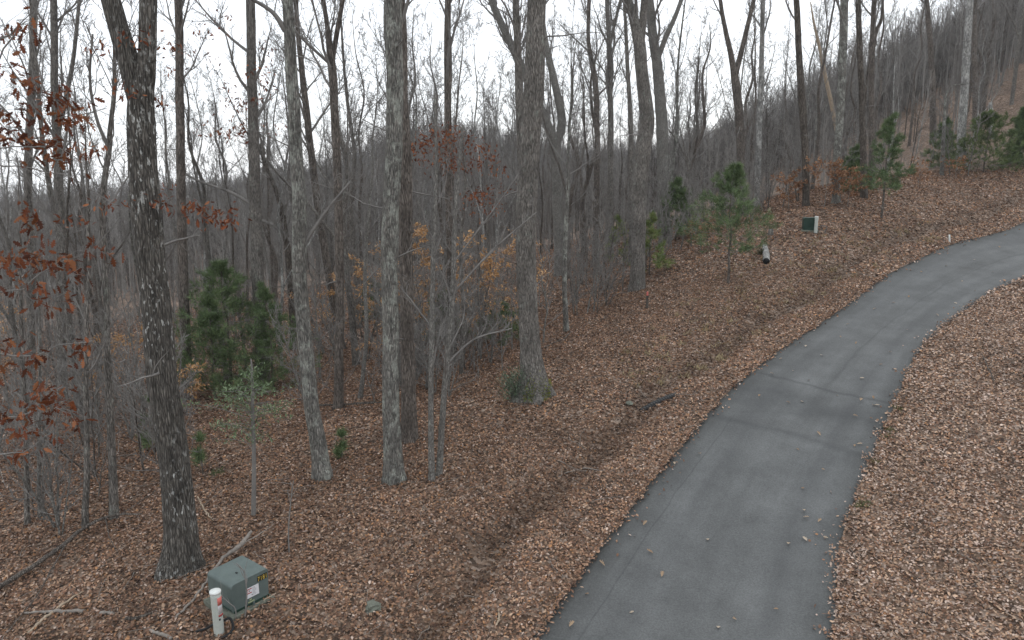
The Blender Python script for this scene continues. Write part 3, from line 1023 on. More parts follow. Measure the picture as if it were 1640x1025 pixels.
# ---- woods behind: copies of a dozen bare trees, each placed on its own
VAR = []
_kinds = ['grey', 'brown', 'grey', 'brown', 'dark', 'lichen', 'smooth', 'brown', 'grey', 'pale', 'brown', 'grey']
for k_ in range(12):
    g = np.random.default_rng(300 + k_)
    H = g.uniform(15, 21)
    r0 = [.16, .13, .10, .19, .09, .14, .08, .12, .17, .08, .10, .07][k_]
    lean = g.normal(0, .03, 2)
    zz = np.linspace(0, 1, 9)
    pts = np.stack([lean[0] * H * zz + g.normal(0, .19, 9) * np.minimum(zz * 2, 1), lean[1] * H * zz + g.normal(0, .19, 9) * np.minimum(zz * 2, 1), H * zz], 1)
    pts[0] = [0, 0, -.5]
    P, R = resample(pts, r0 * np.array([1.08, .95, .88, .8, .7, .58, .44, .28, .08]), 44)
    mbt, mbc = MB(), MB()
    trunk_mesh(mbt, P, R, 10, g, .3, .03, 4, .45, 0)
    crown_mesh(mbc, P, R, H, g, limbs=[12, 14, 11, 15, 10, 13][k_ % 6], t0=[.36, .28, .45, .3, .4, .34][k_ % 6], ang=[.5, .6, .42, .66, .5, .55][k_ % 6], limb_len=.27, dead=5, min_r=.0095)
    if k_ % 3 != 1:      # forked stem
        kf = int(g.integers(12, 20))
        q = P[kf]
        az = g.uniform(0, 6.28)
        dirv = norm(np.array([math.cos(az) * .35, math.sin(az) * .35, 1]))
        FP, FR = grow(q[None], dirv[None], np.array([H * .5]), np.array([R[kf] * .68]), 16, .09, .06, g)
        trunk_mesh(mbt, FP[0], FR[0], 8, g, 0, .03)
        crown_mesh(mbc, FP[0], FR[0], H * .6, g, limbs=8, t0=.2, limb_len=.3, dead=0, min_r=.0095)
    mt = mbt.mesh('trunk')
    mt.materials.append(M[_kinds[k_]])
    mc = mbc.mesh('crown')
    mc.materials.append(M['twig'])
    VAR.append((mt, mc, r0, k_ % 3 != 1, _kinds[k_]))

# the edge of the open leafy ground, as seen in the photo
EDGE = np.array([ground_at(u, v)[:2] for u, v in [(-250, 760), (0, 700), (230, 660), (420, 618), (560, 600), (640, 560), (760, 540), (880, 470), (990, 430), (1060, 392), (1170, 345), (1280, 322), (1400, 300), (1500, 286), (1640, 268)]])
EDGE = np.concatenate([EDGE, [EDGE[-1] + [14, -3], EDGE[-1] + [40, -12]]])
keyfeet = np.array([FOOT[i][1][:2] for i in FOOT])
MARKS = [(0, 'the left edge of the photo'), (100, 'the grey forked trunk at far left'), (290, 'the big fleck-barked oak'), (415, 'the dense young pines'), (505, 'the leaning green trunk'),
         (630, 'the tall pale lichened trunk'), (720, 'the rusty-leaved thicket'), (850, 'the stout mossy oak'), (975, 'the slim straight tree'), (1030, 'the big crooked grey tree'),
         (1165, 'the lone young pine'), (1295, 'the far utility box'), (1345, 'the leaning bare pole'), (1410, 'the upper young pine'), (1545, 'the big whitish trunk'), (1640, 'the right edge of the photo')]


def between(u):
    for (a, an_), (b_, bn) in zip(MARKS[:-1], MARKS[1:]):
        if u <= b_:
            return 'between %s and %s' % (an_, bn)
    return 'beside ' + MARKS[-1][1]


def beside(u):
    return min(MARKS, key=lambda q: abs(q[0] - u))[1]


WORD = {'grey': 'grey', 'brown': 'brown', 'dark': 'dark', 'lichen': 'lichened', 'smooth': 'smooth grey', 'pale': 'whitish'}
g = np.random.default_rng(99)
placed = [tuple(p) for p in keyfeet]
spots = []
tries = 0
while len(spots) < 196 and tries < 20000:
    tries += 1
    r = math.sqrt(g.uniform(22 ** 2, 95 ** 2)) if g.random() < .7 else math.sqrt(g.uniform(22 ** 2, 50 ** 2))
    a = g.uniform(-math.radians(41), math.radians(40))
    x, y = r * math.sin(a), r * math.cos(a)
    if y < np.interp(x, EDGE[:, 0], EDGE[:, 1]) + 1.0 or road_in([x], [y])[0] > -5:
        continue
    if min((x - p[0]) ** 2 + (y - p[1]) ** 2 for p in placed) < (1.3 + .012 * r) ** 2:
        continue
    u0, v0, dep = project(on_ground(x, y))
    if u0 < -150 or u0 > 1780:
        continue
    placed.append((x, y))
    spots.append((x, y, u0, dep))
spots.sort(key=lambda s: s[3])
for n_, (x, y, u0, dep) in enumerate(spots):
    k_ = int(g.integers(0, 12))
    mt, mc, r0, forked, bk = VAR[k_]
    s_ = g.uniform(.55, 1.05)
    p = on_ground(x, y)
    lab = '%s%s %s tree in the %s woods %s' % ('forked ' if forked else '', 'thick' if r0 > .15 else 'thin' if r0 < .1 else 'slim', WORD[bk], 'nearer' if dep < 42 else 'middle' if dep < 65 else 'deep', between(u0))
    t = thing('bare_tree', p, ' '.join(lab.split()[:16]), 'tree', 'bare trees and saplings of the wood', g.uniform(0, 6.28))
    t.scale = (s_, s_, s_ * g.uniform(.92, 1.1))
    t.rotation_euler = (g.normal(0, .025), g.normal(0, .025), g.uniform(0, 6.28))
    obj('trunk', mt, t)
    obj('crown', mc, t)

# ---- far woods on the hills: one mass of bare trees
FAR = []
far_col = bpy.data.collections.new('far_wood_kinds')
for k_ in range(7):
    g = np.random.default_rng(500 + k_)
    H = 1.0
    zz = np.linspace(0, 1, 6)
    pts = np.stack([g.normal(0, .012, 6) * zz, g.normal(0, .012, 6) * zz, zz], 1)
    pts[0, 2] = -.04
    P, R = resample(pts, np.array([.0095, .0085, .0075, .006, .004, .0012]), 14)
    mbt = MB()
    tubes(mbt, P[None], R[None], 5)
    a = kids(P[None], R[None], 10, .3, .98, .55, .2, .30, .5, g, np.array([1.0]), .12, .6)
    L1, R1 = grow(a[0], a[1], a[2], np.maximum(a[3], .0022), 5, .14, .1, g, .3)
    tubes(mbt, L1, R1, 3)
    b_ = kids(L1, R1, 6, .15, 1, .6, .2, .5, .7, g, a[2], .1, .4)
    L2, R2 = grow(b_[0], b_[1], b_[2], np.maximum(b_[3], .0013), 4, .15, .06, g, .5)
    tubes(mbt, L2, R2, 3)
    c_ = kids(L2, R2, 5, .15, 1, .6, .25, .55, .8, g, b_[2], .08, .4)
    L3, R3 = grow(c_[0], c_[1], c_[2], np.maximum(c_[3], .0010), 3, .16, .04, g, .6)
    tubes(mbt, L3, R3, 3)
    me = mbt.mesh('far_tree')
    me.materials.append(M[['far', 'far_dark', 'far', 'far_pale', 'far_dark', 'far', 'far_pale'][k_]])
    o = bpy.data.objects.new('far_tree', me)
    far_col.objects.link(o)
    FAR.append(o)
g = np.random.default_rng(77)
Nf = 17000
r = np.sqrt(g.uniform(80 ** 2, 460 ** 2, Nf * 2))
a = g.uniform(-math.radians(42), math.radians(42), Nf * 2)
x, y = r * np.sin(a), r * np.cos(a)
keep = g.random(Nf * 2) < np.clip(1.15 - r / 700, .3, 1)
x, y, r = x[keep][:Nf], y[keep][:Nf], r[keep][:Nf]
r2 = np.sqrt(g.uniform(50 ** 2, 92 ** 2, 300))
a2 = g.uniform(-math.radians(42), math.radians(42), 300)
x2, y2 = r2 * np.sin(a2), r2 * np.cos(a2)
k2 = y2 > np.interp(x2, EDGE[:, 0], EDGE[:, 1]) + 7
x, y = np.concatenate([x, x2[k2]]), np.concatenate([y, y2[k2]])
def more(n, x0, x1, y0, y1):
    return g.uniform(x0, x1, n), g.uniform(y0, y1, n)


xa, ya = more(7000, -95, 60, 180, 320)
xb, yb = more(11000, 25, 125, 85, 230)
kb = yb > np.interp(xb, EDGE[:, 0], EDGE[:, 1]) + 9
kb &= np.abs(np.degrees(np.arctan2(xb, yb))) < 42
low = np.concatenate([np.zeros(len(x), bool), np.ones(len(xa), bool), np.ones(int(kb.sum()), bool)])
x, y = np.concatenate([x, xa, xb[kb]]), np.concatenate([y, ya, yb[kb]])
z = h(x, y, False)
FAR_TOP = float(z.max()) + 14
mb = MB()
me = bpy.data.meshes.new('far_woods')
me.vertices.add(len(x))
me.vertices.foreach_set('co', np.stack([x, y, z], 1).astype(np.float32).ravel())
hh = me.attributes.new('tall', 'FLOAT', 'POINT')
hh.data.foreach_set('value', np.where(low, g.uniform(3, 8, len(x)) * np.clip(np.hypot(x, y) / 110, .45, 1), np.where(np.hypot(x, y) < 92, g.uniform(3, 7, len(x)), g.uniform(7, 12.5, len(x)))).astype(np.float32))
tn = me.attributes.new('turn', 'FLOAT_VECTOR', 'POINT')
tn.data.foreach_set('vector', np.stack([g.normal(0, .04, len(x)), g.normal(0, .04, len(x)), g.uniform(0, 6.28, len(x))], 1).astype(np.float32).ravel())
fw = obj('far_woods', me)
tag(fw, 'mass of bare grey trees covering the far hillsides and valley', 'woods', kind='stuff')
ng = bpy.data.node_groups.new('scatter_trees', 'GeometryNodeTree')
ng.interface.new_socket('Geometry', in_out='INPUT', socket_type='NodeSocketGeometry')
ng.interface.new_socket('Geometry', in_out='OUTPUT', socket_type='NodeSocketGeometry')
gin, gout = ng.nodes.new('NodeGroupInput'), ng.nodes.new('NodeGroupOutput')
iop = ng.nodes.new('GeometryNodeInstanceOnPoints')
ci = ng.nodes.new('GeometryNodeCollectionInfo')
ci.inputs['Collection'].default_value = far_col
ci.inputs['Separate Children'].default_value = True
ci.inputs['Reset Children'].default_value = True
na1 = ng.nodes.new('GeometryNodeInputNamedAttribute')
na1.data_type = 'FLOAT'
na1.inputs[0].default_value = 'tall'
na2 = ng.nodes.new('GeometryNodeInputNamedAttribute')
na2.data_type = 'FLOAT_VECTOR'
na2.inputs[0].default_value = 'turn'
ri = ng.nodes.new('FunctionNodeRandomValue')
ri.data_type = 'INT'
ri.inputs[4].default_value = 0
ri.inputs[5].default_value = 6
iop.inputs['Pick Instance'].default_value = True
L_ = ng.links.new
L_(gin.outputs[0], iop.inputs['Points'])
L_(ci.outputs[0], iop.inputs['Instance'])
L_(ri.outputs[2], iop.inputs['Instance Index'])
L_(na1.outputs[0], iop.inputs['Scale'])
L_(na2.outputs[0], iop.inputs['Rotation'])
L_(iop.outputs[0], gout.inputs[0])
md = fw.modifiers.new('scatter', 'NODES')
md.node_group = ng

# ------------------------------------------------------------------ young pines
PINE_DARK = np.array([(.125, .178, .08), (.10, .145, .068), (.155, .21, .096)])
PINE_MUTED = np.array([(.11, .15, .055), (.09, .125, .05), (.13, .17, .065)])
PINE_YELLOW = np.array([(.19, .24, .08), (.15, .205, .075), (.23, .27, .095)])


def pine(base, H, width, start, seed, label, pal, lean=0.0, dens=1.0, name='pine_tree', nl=.10):
    g = np.random.default_rng(seed)
    t = thing(name, base, label, 'pine tree', 'young pines in the wood')
    zz = np.linspace(0, 1, 8)
    pts = base + np.stack([g.normal(0, .02, 8) * H * zz + lean * H * zz, g.normal(0, .02, 8) * H * zz, H * zz], 1)
    pts[0, 2] -= .25
    P, R = resample(pts, np.linspace(.0105 * H + .012, .006, 8), 30)
    mb = MB()
    tubes(mb, P[None], R[None], 8)
    mb.build('trunk', M['brown'], t, base)
    nb = int((14 + H * 7) * dens)
    tt = start + (.97 - start) * np.linspace(0, 1, nb) ** 1.15 + g.normal(0, .01, nb)
    tt = np.clip(tt, start, .985)
    rel = (tt - start) / (1 - start)
    prof = np.clip(1 - rel, 0.05, 1) ** .85 * np.clip(.78 + rel * 1.6, 0, 1)
    B0 = np.stack([np.interp(tt, np.linspace(0, 1, 30), P[:, k]) for k in range(3)], 1)
    az = np.arange(nb) * 2.399 + g.normal(0, .3, nb)
    el = .12 + .55 * rel + g.normal(0, .1, nb)
    D = np.stack([np.cos(az) * np.cos(el), np.sin(az) * np.cos(el), np.sin(el)], 1)
    L = width * .5 * prof * g.uniform(.65, 1.2, nb)
    b1, r1 = grow(B0, D, L, np.full(nb, .012), 7, .08, .04, g)
    mbw, mbn = MB(), MB()
    tubes(mbw, b1, r1, 4)
    a = kids(b1, r1, 7, .2, 1, .85, .2, .42, .7, g, L, .08, .5)
    b2, r2 = grow(a[0], a[1], a[2], np.maximum(a[3], .004), 4, .1, .05, g)
    tubes(mbw, b2, r2, 3)
    mbw.build('branches', M['twig'], t, base)
    # needle tufts along the outer twigs
    tuft, tdir = [], []
    for k in (1, 2, 3):
        tuft.append(b2[:, k])
        tdir.append(norm(b2[:, k] - b2[:, k - 1]))
    tuft.append(b1[:, -1])
    tdir.append(norm(b1[:, -1] - b1[:, -2]))
    tuft, tdir = np.concatenate(tuft), np.concatenate(tdir)
    nn = 13
    n = len(tuft) * nn
    pos = np.repeat(tuft, nn, 0) + g.normal(0, .04, (n, 3))
    d = norm(np.repeat(tdir, nn, 0) * .8 + g.normal(0, .48, (n, 3)) + UP * .15)
    sd = norm(np.cross(d, g.normal(0, 1, (n, 3)))) * (.0045 + .00016 * float(np.linalg.norm(base)))
    ln = g.uniform(.7, 1.25, (n, 1)) * nl
    V = np.stack([pos - sd, pos + sd, pos + d * ln], 1).reshape(-1, 3)
    F = np.arange(n * 3).reshape(-1, 3)
    tone = np.repeat(pal[g.integers(0, len(pal), len(tuft))] * g.uniform(.65, 1.4, (len(tuft), 1)), nn * 3, 0)
    mbn.add(V, F, tone)
    mbn.build('needles', M['needle'], t, base, smooth=False)
    return t


PINES = [  # u, v of the foot, height px, width px, crown start, label, palette, density
    (372, 628, 210, 185, .08, 'tallest dense young pine left of the leaning green trunk', PINE_DARK, 1.25),
    (345, 640, 165, 100, .1, 'dense young pine at the left side of the pine clump', PINE_DARK, .7),
    (438, 622, 165, 120, .06, 'dense young pine at the right side of the clump, touching the leaning green trunk', PINE_DARK, .8),
    (1166, 454, 184, 130, .30, 'lone young pine standing out on the open leafy slope', PINE_DARK, .85),
    (1082, 385, 95, 70, .1, 'dark young pine just right of the smooth grey trunk at the clearing edge', PINE_DARK, 1.1),
    (1411, 350, 158, 70, .3, 'upper young pine with a thin bare stem on the bank beside the dark blotched trunk', PINE_DARK, .6),
    (1366, 308, 70, 60, .05, 'low young pine behind the foot of the leaning bare pole', PINE_DARK, 1.0),
    (1575, 276, 92, 118, .03, 'wide low yellowish green pine beside the big whitish trunk', PINE_MUTED, 1.1),
    (1508, 268, 75, 60, .03, 'dusky green pine between the thin white and the big whitish trunks', PINE_DARK, .8),
    (1630, 262, 85, 50, .05, 'dark pine at the right edge behind the wide low yellowish pine', PINE_DARK, 1.3),
    (1040, 440, 95, 60, .15, 'small yellow-green pine right of the big crooked grey tree', PINE_YELLOW, .45),
    (988, 425, 75, 55, .1, 'small thin yellow-green pine left of the big crooked grey tree', PINE_YELLOW, .4),
    (712, 545, 75, 80, .02, 'low green pine seedling behind the twin slender saplings', PINE_DARK, .9),
    (800, 548, 60, 100, .02, 'low spreading green seedling left of the slim trunk by the stout mossy oak', PINE_DARK, .8),
    (548, 735, 42, 26, .05, 'tiny green seedling right of the foot of the leaning green trunk', PINE_DARK, .25),
    (250, 725, 90, 70, .1, 'faint thin green seedling just left of the big fleck-barked oak', PINE_DARK, .3),
    (325, 760, 60, 60, .1, 'faint thin green seedling just right of the big fleck-barked oak', PINE_DARK, .2),
    (600, 505, 55, 70, .05, 'hazy green pine deep in the woods left of the tall pale lichened trunk', PINE_DARK, .8),
]
for k_, (u, v, hp, wp, st_, lab, pal, dn) in enumerate(PINES):
    b_ = ground_at(u, v)
    dep = project(b_)[2]
    pine(b_, hp * dep / FPX, 1.3 * wp * dep / FPX, st_, 900 + k_, lab, pal, 0, dn, nl=.15 + .002 * dep)


# ------------------------------------------------------------------ beech saplings with tan leaves, oak saplings with rust leaves
def beech(base, H, width, seed, label, pal, nleaf=500, size=.085, start=.25, name='beech_sapling'):
    g = np.random.default_rng(seed)
    t = thing(name, base, label, 'sapling', 'saplings holding dead leaves')
    zz = np.linspace(0, 1, 7)
    pts = base + np.stack([g.normal(0, .03, 7) * H * zz, g.normal(0, .03, 7) * H * zz, H * zz], 1)
    pts[0, 2] -= .2
    P, R = resample(pts, np.linspace(.006 * H + .008, .004, 7), 24)
    mb = MB()
    tubes(mb, P[None], R[None], 7)
    mb.build('stem', M['smooth'], t, base)
    a = kids(P[None], R[None], 12, start, .97, 1.15, .15, width / H * .6, .6, g, np.array([H]), .05, .35)
    b1, r1 = grow(a[0], a[1], a[2], np.maximum(a[3], .005), 8, .12, .0, g)
    mb = MB()
    tubes(mb, b1, r1, 4)
    q = kids(b1, r1, 6, .2, 1, .8, .2, .45, .7, g, a[2], 0, .4)
    q1 = q[1].copy()
    q1[:, 2] *= .35
    b2, r2 = grow(q[0], q1, q[2], np.maximum(q[3], .003), 5, .1, 0, g)
    tubes(mb, b2, r2, 3)
    mb.build('branches', M['twig'], t, base)
    mb = MB()
    bi, ki = g.integers(0, len(b2), nleaf), g.integers(1, 5, nleaf)
    pos = b2[bi, ki] + g.normal(0, .03, (nleaf, 3))
    yd = norm(norm(b2[bi, ki] - b2[bi, ki - 1]) + g.normal(0, .6, (nleaf, 3)) - UP * .35)
    leaves(mb, pos, yd, norm(UP + g.normal(0, .5, (nleaf, 3))), g.uniform(.7, 1.2, nleaf) * size, size * .5, pal[g.integers(0, len(pal), nleaf)] * g.uniform(.7, 1.25, (nleaf, 1)), LEAF, g.uniform(0, 2, nleaf))
    mb.build('dead_leaves', M['leaf'], t, base, smooth=False)


RUST = np.array([(.32, .165, .09), (.37, .20, .11), (.25, .125, .07), (.42, .26, .15)])
BEECHES = [
    (668, 585, 215, 90, BEECH, 420, 'tan-leaved beech sapling between the tall lichened trunk and the twin saplings'),
    (770, 575, 200, 100, BEECH, 330, 'tan-leaved beech sapling left of the stout mossy-based oak'),
    (568, 560, 130, 80, BEECH, 200, 'sparse tan-leaved beech sapling just left of the tall pale lichened trunk'),
    (508, 560, 90, 70, BEECH, 120, 'sparse tan-leaved beech sapling right of the leaning green trunk'),
    (225, 640, 110, 110, BEECH, 380, 'low golden-leaved beech sapling just left of the big fleck-barked oak'),
    (160, 650, 100, 80, BEECH, 160, 'low sparse golden beech sapling further left of the big fleck-barked oak'),
    (300, 665, 85, 70, BEECH, 120, 'sparse golden beech sapling in front of the straight pole-like trunk'),
    (1320, 332, 70, 75, RUST, 260, 'rusty-leaved beech sapling right behind the far utility box'),
    (1358, 330, 55, 55, RUST, 260, 'rusty-leaved beech sapling right of the lichened trunk by the leaning pole'),
    (1262, 335, 55, 50, RUST, 200, 'rusty-leaved beech sapling left of the far utility box'),
    (1122, 402, 45, 45, RUST, 120, 'small reddish-leaved sapling left of the lone young pine'),
    (1470, 300, 35, 40, RUST, 90, 'small rusty-leaved sapling at the clearing edge near the thin white trunk'),
    (1530, 285, 30, 40, RUST, 70, 'small rusty-leaved sapling at the foot of the big whitish trunk'),
    (640, 600, 150, 110, BEECH, 260, 'wide low tan-leaved beech sapling hidden behind the tall lichened trunk'),
    (715, 560, 160, 120, BEECH, 300, 'wide tan-leaved beech sapling straight behind the twin slender saplings'),
    (820, 560, 150, 110, BEECH, 220, 'tan-leaved beech sapling close behind the slim trunk by the stout mossy oak'),
    (605, 545, 140, 90, BEECH, 180, 'thin tan-leaved beech sapling deeper behind the tall lichened trunk'),
    (12, 640, 160, 90, BEECH, 160, 'golden-leaved beech sapling cut by the left edge of the photo'),
]
for k_, (u, v, hp, wp, pal, nl_, lab) in enumerate(BEECHES):
    b_ = ground_at(u, v)
    dep = project(b_)[2]
    beech(b_, hp * dep / FPX, wp * dep / FPX, 1200 + k_, lab, pal, int(nl_ * 4), .08 + .0018 * dep, .3)

# young oak holding dark red leaves, high in the middle
g = np.random.default_rng(41)
b_ = ground_at(738, 600)
dep = project(b_)[2]
t_ = thing('oak_sapling', b_, 'tall thin oak sapling with dark red leaves left of the stout mossy oak', 'sapling', 'saplings holding dead leaves')
Q = plane_path([(738, 600, 7), (742, 500, 6), (738, 400, 5.5), (745, 300, 4.5), (742, 240, 3), (738, 205, 2)], b_[1])
Q[0, :3] = b_ - [0, 0, .2]
P, R = resample(Q[:, :3], Q[:, 3], 30)
mb = MB()
tubes(mb, P[None], R[None], 8)
mb.build('stem', M['grey'], t_, b_)
mb = MB()
crown_mesh(mb, P, R, 7, g, limbs=14, t0=.4, dens=.9, ang=.9, limb_len=.28, dead=0)
mb.build('crown', M['twig'], t_, b_)
spots_ = [(655, 235), (670, 225), (690, 222), (705, 215), (720, 208), (735, 215), (752, 228), (765, 235), (700, 232), (685, 240), (720, 245), (735, 255), (712, 255), (745, 262), (765, 262), (782, 250),
          (795, 270), (660, 245), (640, 250), (775, 310), (760, 315), (752, 316), (790, 330), (770, 335), (715, 270), (800, 300), (700, 205), (728, 228), (690, 255)]
dead_leaf_part(t_, b_, b_[1], spots_, 8, OAKLEAF * 1.25, .125, 32, .20, .9)

# rusty oak hanging in from the left, close to the camera
g = np.random.default_rng(52)
b_ = on_ground(-8.2, 8.6)
t_ = thing('oak_sapling', b_, 'rusty-leaved oak boughs reaching in from the left edge of the photo', 'sapling', 'saplings holding dead leaves')
P, R = resample(np.array([b_ + [0, 0, -.3], b_ + [.05, 0, 2.5], b_ + [-.05, .1, 5.5], b_ + [.1, .1, 8.5], b_ + [.2, 0, 12]]), np.array([.10, .085, .07, .05, .015]), 40)
mb = MB()
trunk_mesh(mb, P, R, 12, g, .3, .03)
mb.build('trunk', M['brown'], t_, b_)
clus = [(20, 110), (40, 178), (70, 152), (110, 190), (72, 225), (95, 200), (25, 205), (12, 45), (45, 35), (35, 130), (60, 235), (15, 180), (125, 170), (88, 240), (20, 235), (130, 258),
        (20, 415), (60, 440), (110, 430), (90, 470), (140, 405), (40, 400), (75, 415), (100, 490), (125, 445), (25, 465), (52, 352), (10, 440),
        (150, 548), (45, 570), (20, 590), (125, 560), (15, 545), (60, 605), (95, 625),
        (35, 655), (80, 640), (105, 655), (55, 690), (20, 705), (85, 670), (40, 722), (10, 665), (65, 650)]
mbb, mbl = MB(), MB()
rows = [(-60, 220, [(35, 35), (70, 152), (125, 172)]), (-60, 260, [(20, 235), (88, 235), (130, 258)]), (-60, 470, [(25, 465), (80, 430), (140, 405)]),
        (-60, 560, [(45, 570), (100, 552), (150, 548)]), (-60, 680, [(20, 668), (65, 655), (105, 640)]), (-60, 740, [(10, 725), (40, 722), (85, 690)]), (-60, 90, [(5, 60), (30, 40), (60, 10)]),
        (-80, 250, [(0, 262), (110, 285), (205, 345)])]
for u0, v0, seq in rows:
    y_r = b_[1] + g.uniform(-.6, .5)
    Q = plane_path([(u0 - 60, v0 + 25, 4), (u0, v0, 3.4)] + [(u, v, 2.2 - .5 * q) for q, (u, v) in enumerate(seq)], y_r)
    z_t = Q[0, 2] - .3
    s_ = np.array([np.interp(z_t, P[:, 2], P[:, 0]), np.interp(z_t, P[:, 2], P[:, 1]), z_t, .02])
    Q = np.concatenate([[s_], Q])
    BP, BR = resample(Q[:, :3], np.maximum(Q[:, 3], .004), 22)
    BP[1:] += g.normal(0, .012, (21, 3))
    tubes(mbb, BP[None], BR[None], 5)
    q = kids(BP[None], BR[None], 14, .35, 1, .7, .25, .16, .6, g, np.array([3.0]), 0, .2)
    q1, q2 = grow(q[0], q[1], q[2], np.maximum(q[3], .003), 6, .2, .02, g, .4)
    tubes(mbb, q1, q2, 3)
for u, v in clus:
    c = plane_path([(u, v, 1)], b_[1] + g.uniform(-.5, .5))[0, :3]
    k = int(g.integers(3, 7))
    tw_ = np.stack([c + g.normal(0, .09, 3) for _ in range(k)])
    mid_ = np.stack([c + (tw_[q] - c) * .5 + [0, 0, .03] for q in range(k)])
    tubes(mbb, np.stack([np.broadcast_to(c + [-.12, 0, .02], (k, 3)), mid_, tw_], 1), np.full((k, 3), .003), 3)
    for q in range(k):
        leaf_cluster(mbl, tw_[q], int(g.integers(2, 7)), .05, .115, g, OAKLEAF, OAK, .7)
mbb.build('branches', M['twig'], t_, b_)
mbl.build('dead_leaves', M['leaf'], t_, b_, smooth=False)

# ---- bare twiggy saplings in the understorey
SAP = []
for k_ in range(8):
    g = np.random.default_rng(1500 + k_)
    H = 3.2
    ns = 1 if k_ % 3 else 3
    mbt, mbc = MB(), MB()
    for s_ in range(ns):
        zz = np.linspace(0, 1, 7)
        ln = g.normal(0, .10 if ns == 1 else .22, 2)
        pts = np.stack([ln[0] * H * zz + g.normal(0, .05, 7) * zz, ln[1] * H * zz + g.normal(0, .05, 7) * zz, H * zz * g.uniform(.8, 1)], 1)
        pts[0, 2] = -.2
        P, R = resample(pts, np.linspace(.026, .006, 7), 16)
        tubes(mbt, P[None], R[None], 6)
        crown_mesh(mbc, P, R, H, g, limbs=11, t0=.12, dens=.8, ang=.9, limb_len=.36, dead=0, min_r=.0055, twigs=True)
    mt, mc = mbt.mesh('stem'), mbc.mesh('twigs')
    mt.materials.append(M[['smooth', 'grey', 'smooth', 'brown'][k_ % 4]])
    mc.materials.append(M['twig'])
    SAP.append((mt, mc, ns))
g = np.random.default_rng(123)
sp = []
tries = 0
SREG = np.array([ground_at(u, v)[:2] for u, v in [(-200, 900), (0, 870), (180, 850), (330, 800), (420, 790), (480, 700), (560, 660), (640, 640), (720, 660), (800, 600), (880, 545), (990, 480), (1060, 425), (1170, 375), (1280, 330), (1400, 306), (1500, 290), (1640, 272)]])
while len(sp) < 285 and tries < 20000:
    tries += 1
    r = g.uniform(15, 62)
    a = g.uniform(-math.radians(40), math.radians(38))
    x, y = r * math.sin(a), r * math.cos(a)
    e_ = np.interp(x, SREG[:, 0], SREG[:, 1])
    if y < e_ or road_in([x], [y])[0] > -4:
        continue
    if y > e_ + 9 and g.random() < .62:
        continue
    u0, v0, dep = project(on_ground(x, y))
    if u0 < -80 or u0 > 1700 or (300 < u0 < 480 and 17 < dep < 25):
        continue
    sp.append((x, y, u0, dep))
sp.sort(key=lambda q: q[3])
for x, y, u0, dep in sp:
    k_ = int(g.integers(0, 8))
    s_ = g.uniform(.5, 1.35) if dep < 26 else g.uniform(.8, 1.7)
    lab = '%s bare twiggy sapling %s %s' % ('many-stemmed' if SAP[k_][2] > 1 else 'short single-stemmed' if s_ < .9 else 'tall single-stemmed',
                                            'in the near undergrowth' if dep < 26 else 'in the middle undergrowth' if dep < 42 else 'deep in the woods', 'near ' + beside(u0))
    t = thing('bare_sapling', on_ground(x, y), ' '.join(lab.split()[:16]), 'sapling', 'bare twiggy saplings of the undergrowth')
    t.scale = (s_, s_, s_)
    t.rotation_euler = (g.normal(0, .08), g.normal(0, .08), g.uniform(0, 6.28))
    obj('stem', SAP[k_][0], t)
    obj('twigs', SAP[k_][1], t)


# ------------------------------------------------------------------ evergreen bushes
def bush(name, base, label, pts, nleaf, spread, size, pal, seed, horiz=.5, stem=None):
    g = np.random.default_rng(seed)
    t = thing(name, base, label, 'bush')
    mbw, mbl = MB(), MB()
    if stem is not None:
        tubes(mbw, stem[0][None], stem[1][None], 7)
    for c in pts:
        if stem is None:
            s_ = base + g.normal(0, .06, 3) * [1, 1, 0]
        else:
            k = int(np.argmin(np.linalg.norm(stem[0] - (c - [0, 0, .15]), axis=1)))
            s_ = stem[0][k]
        md_ = (s_ + c) / 2 + [0, 0, .06]
        P, R = resample(np.array([s_, md_, c]), np.array([.008, .006, .003]), 8)
        tubes(mbw, P[None], R[None], 4)
        d = norm(c - s_)
        n = nleaf
        pos = c + g.normal(0, 1, (n, 3)) * spread + d * g.uniform(-.25, .1, (n, 1))
        yd = norm(d + g.normal(0, .8, (n, 3)))
        leaves(mbl, pos, yd, norm(UP * (horiz * 3) + g.normal(0, .5, (n, 3))), g.uniform(.7, 1.2, n) * size, size * .4, pal[g.integers(0, len(pal), n)] * g.uniform(.7, 1.3, (n, 1)), LEAF, g.uniform(-.5, 1, n))
    mbw.build('stems', M['twig'], t, base)
    mbl.build('foliage', M['needle'], t, base, smooth=False)


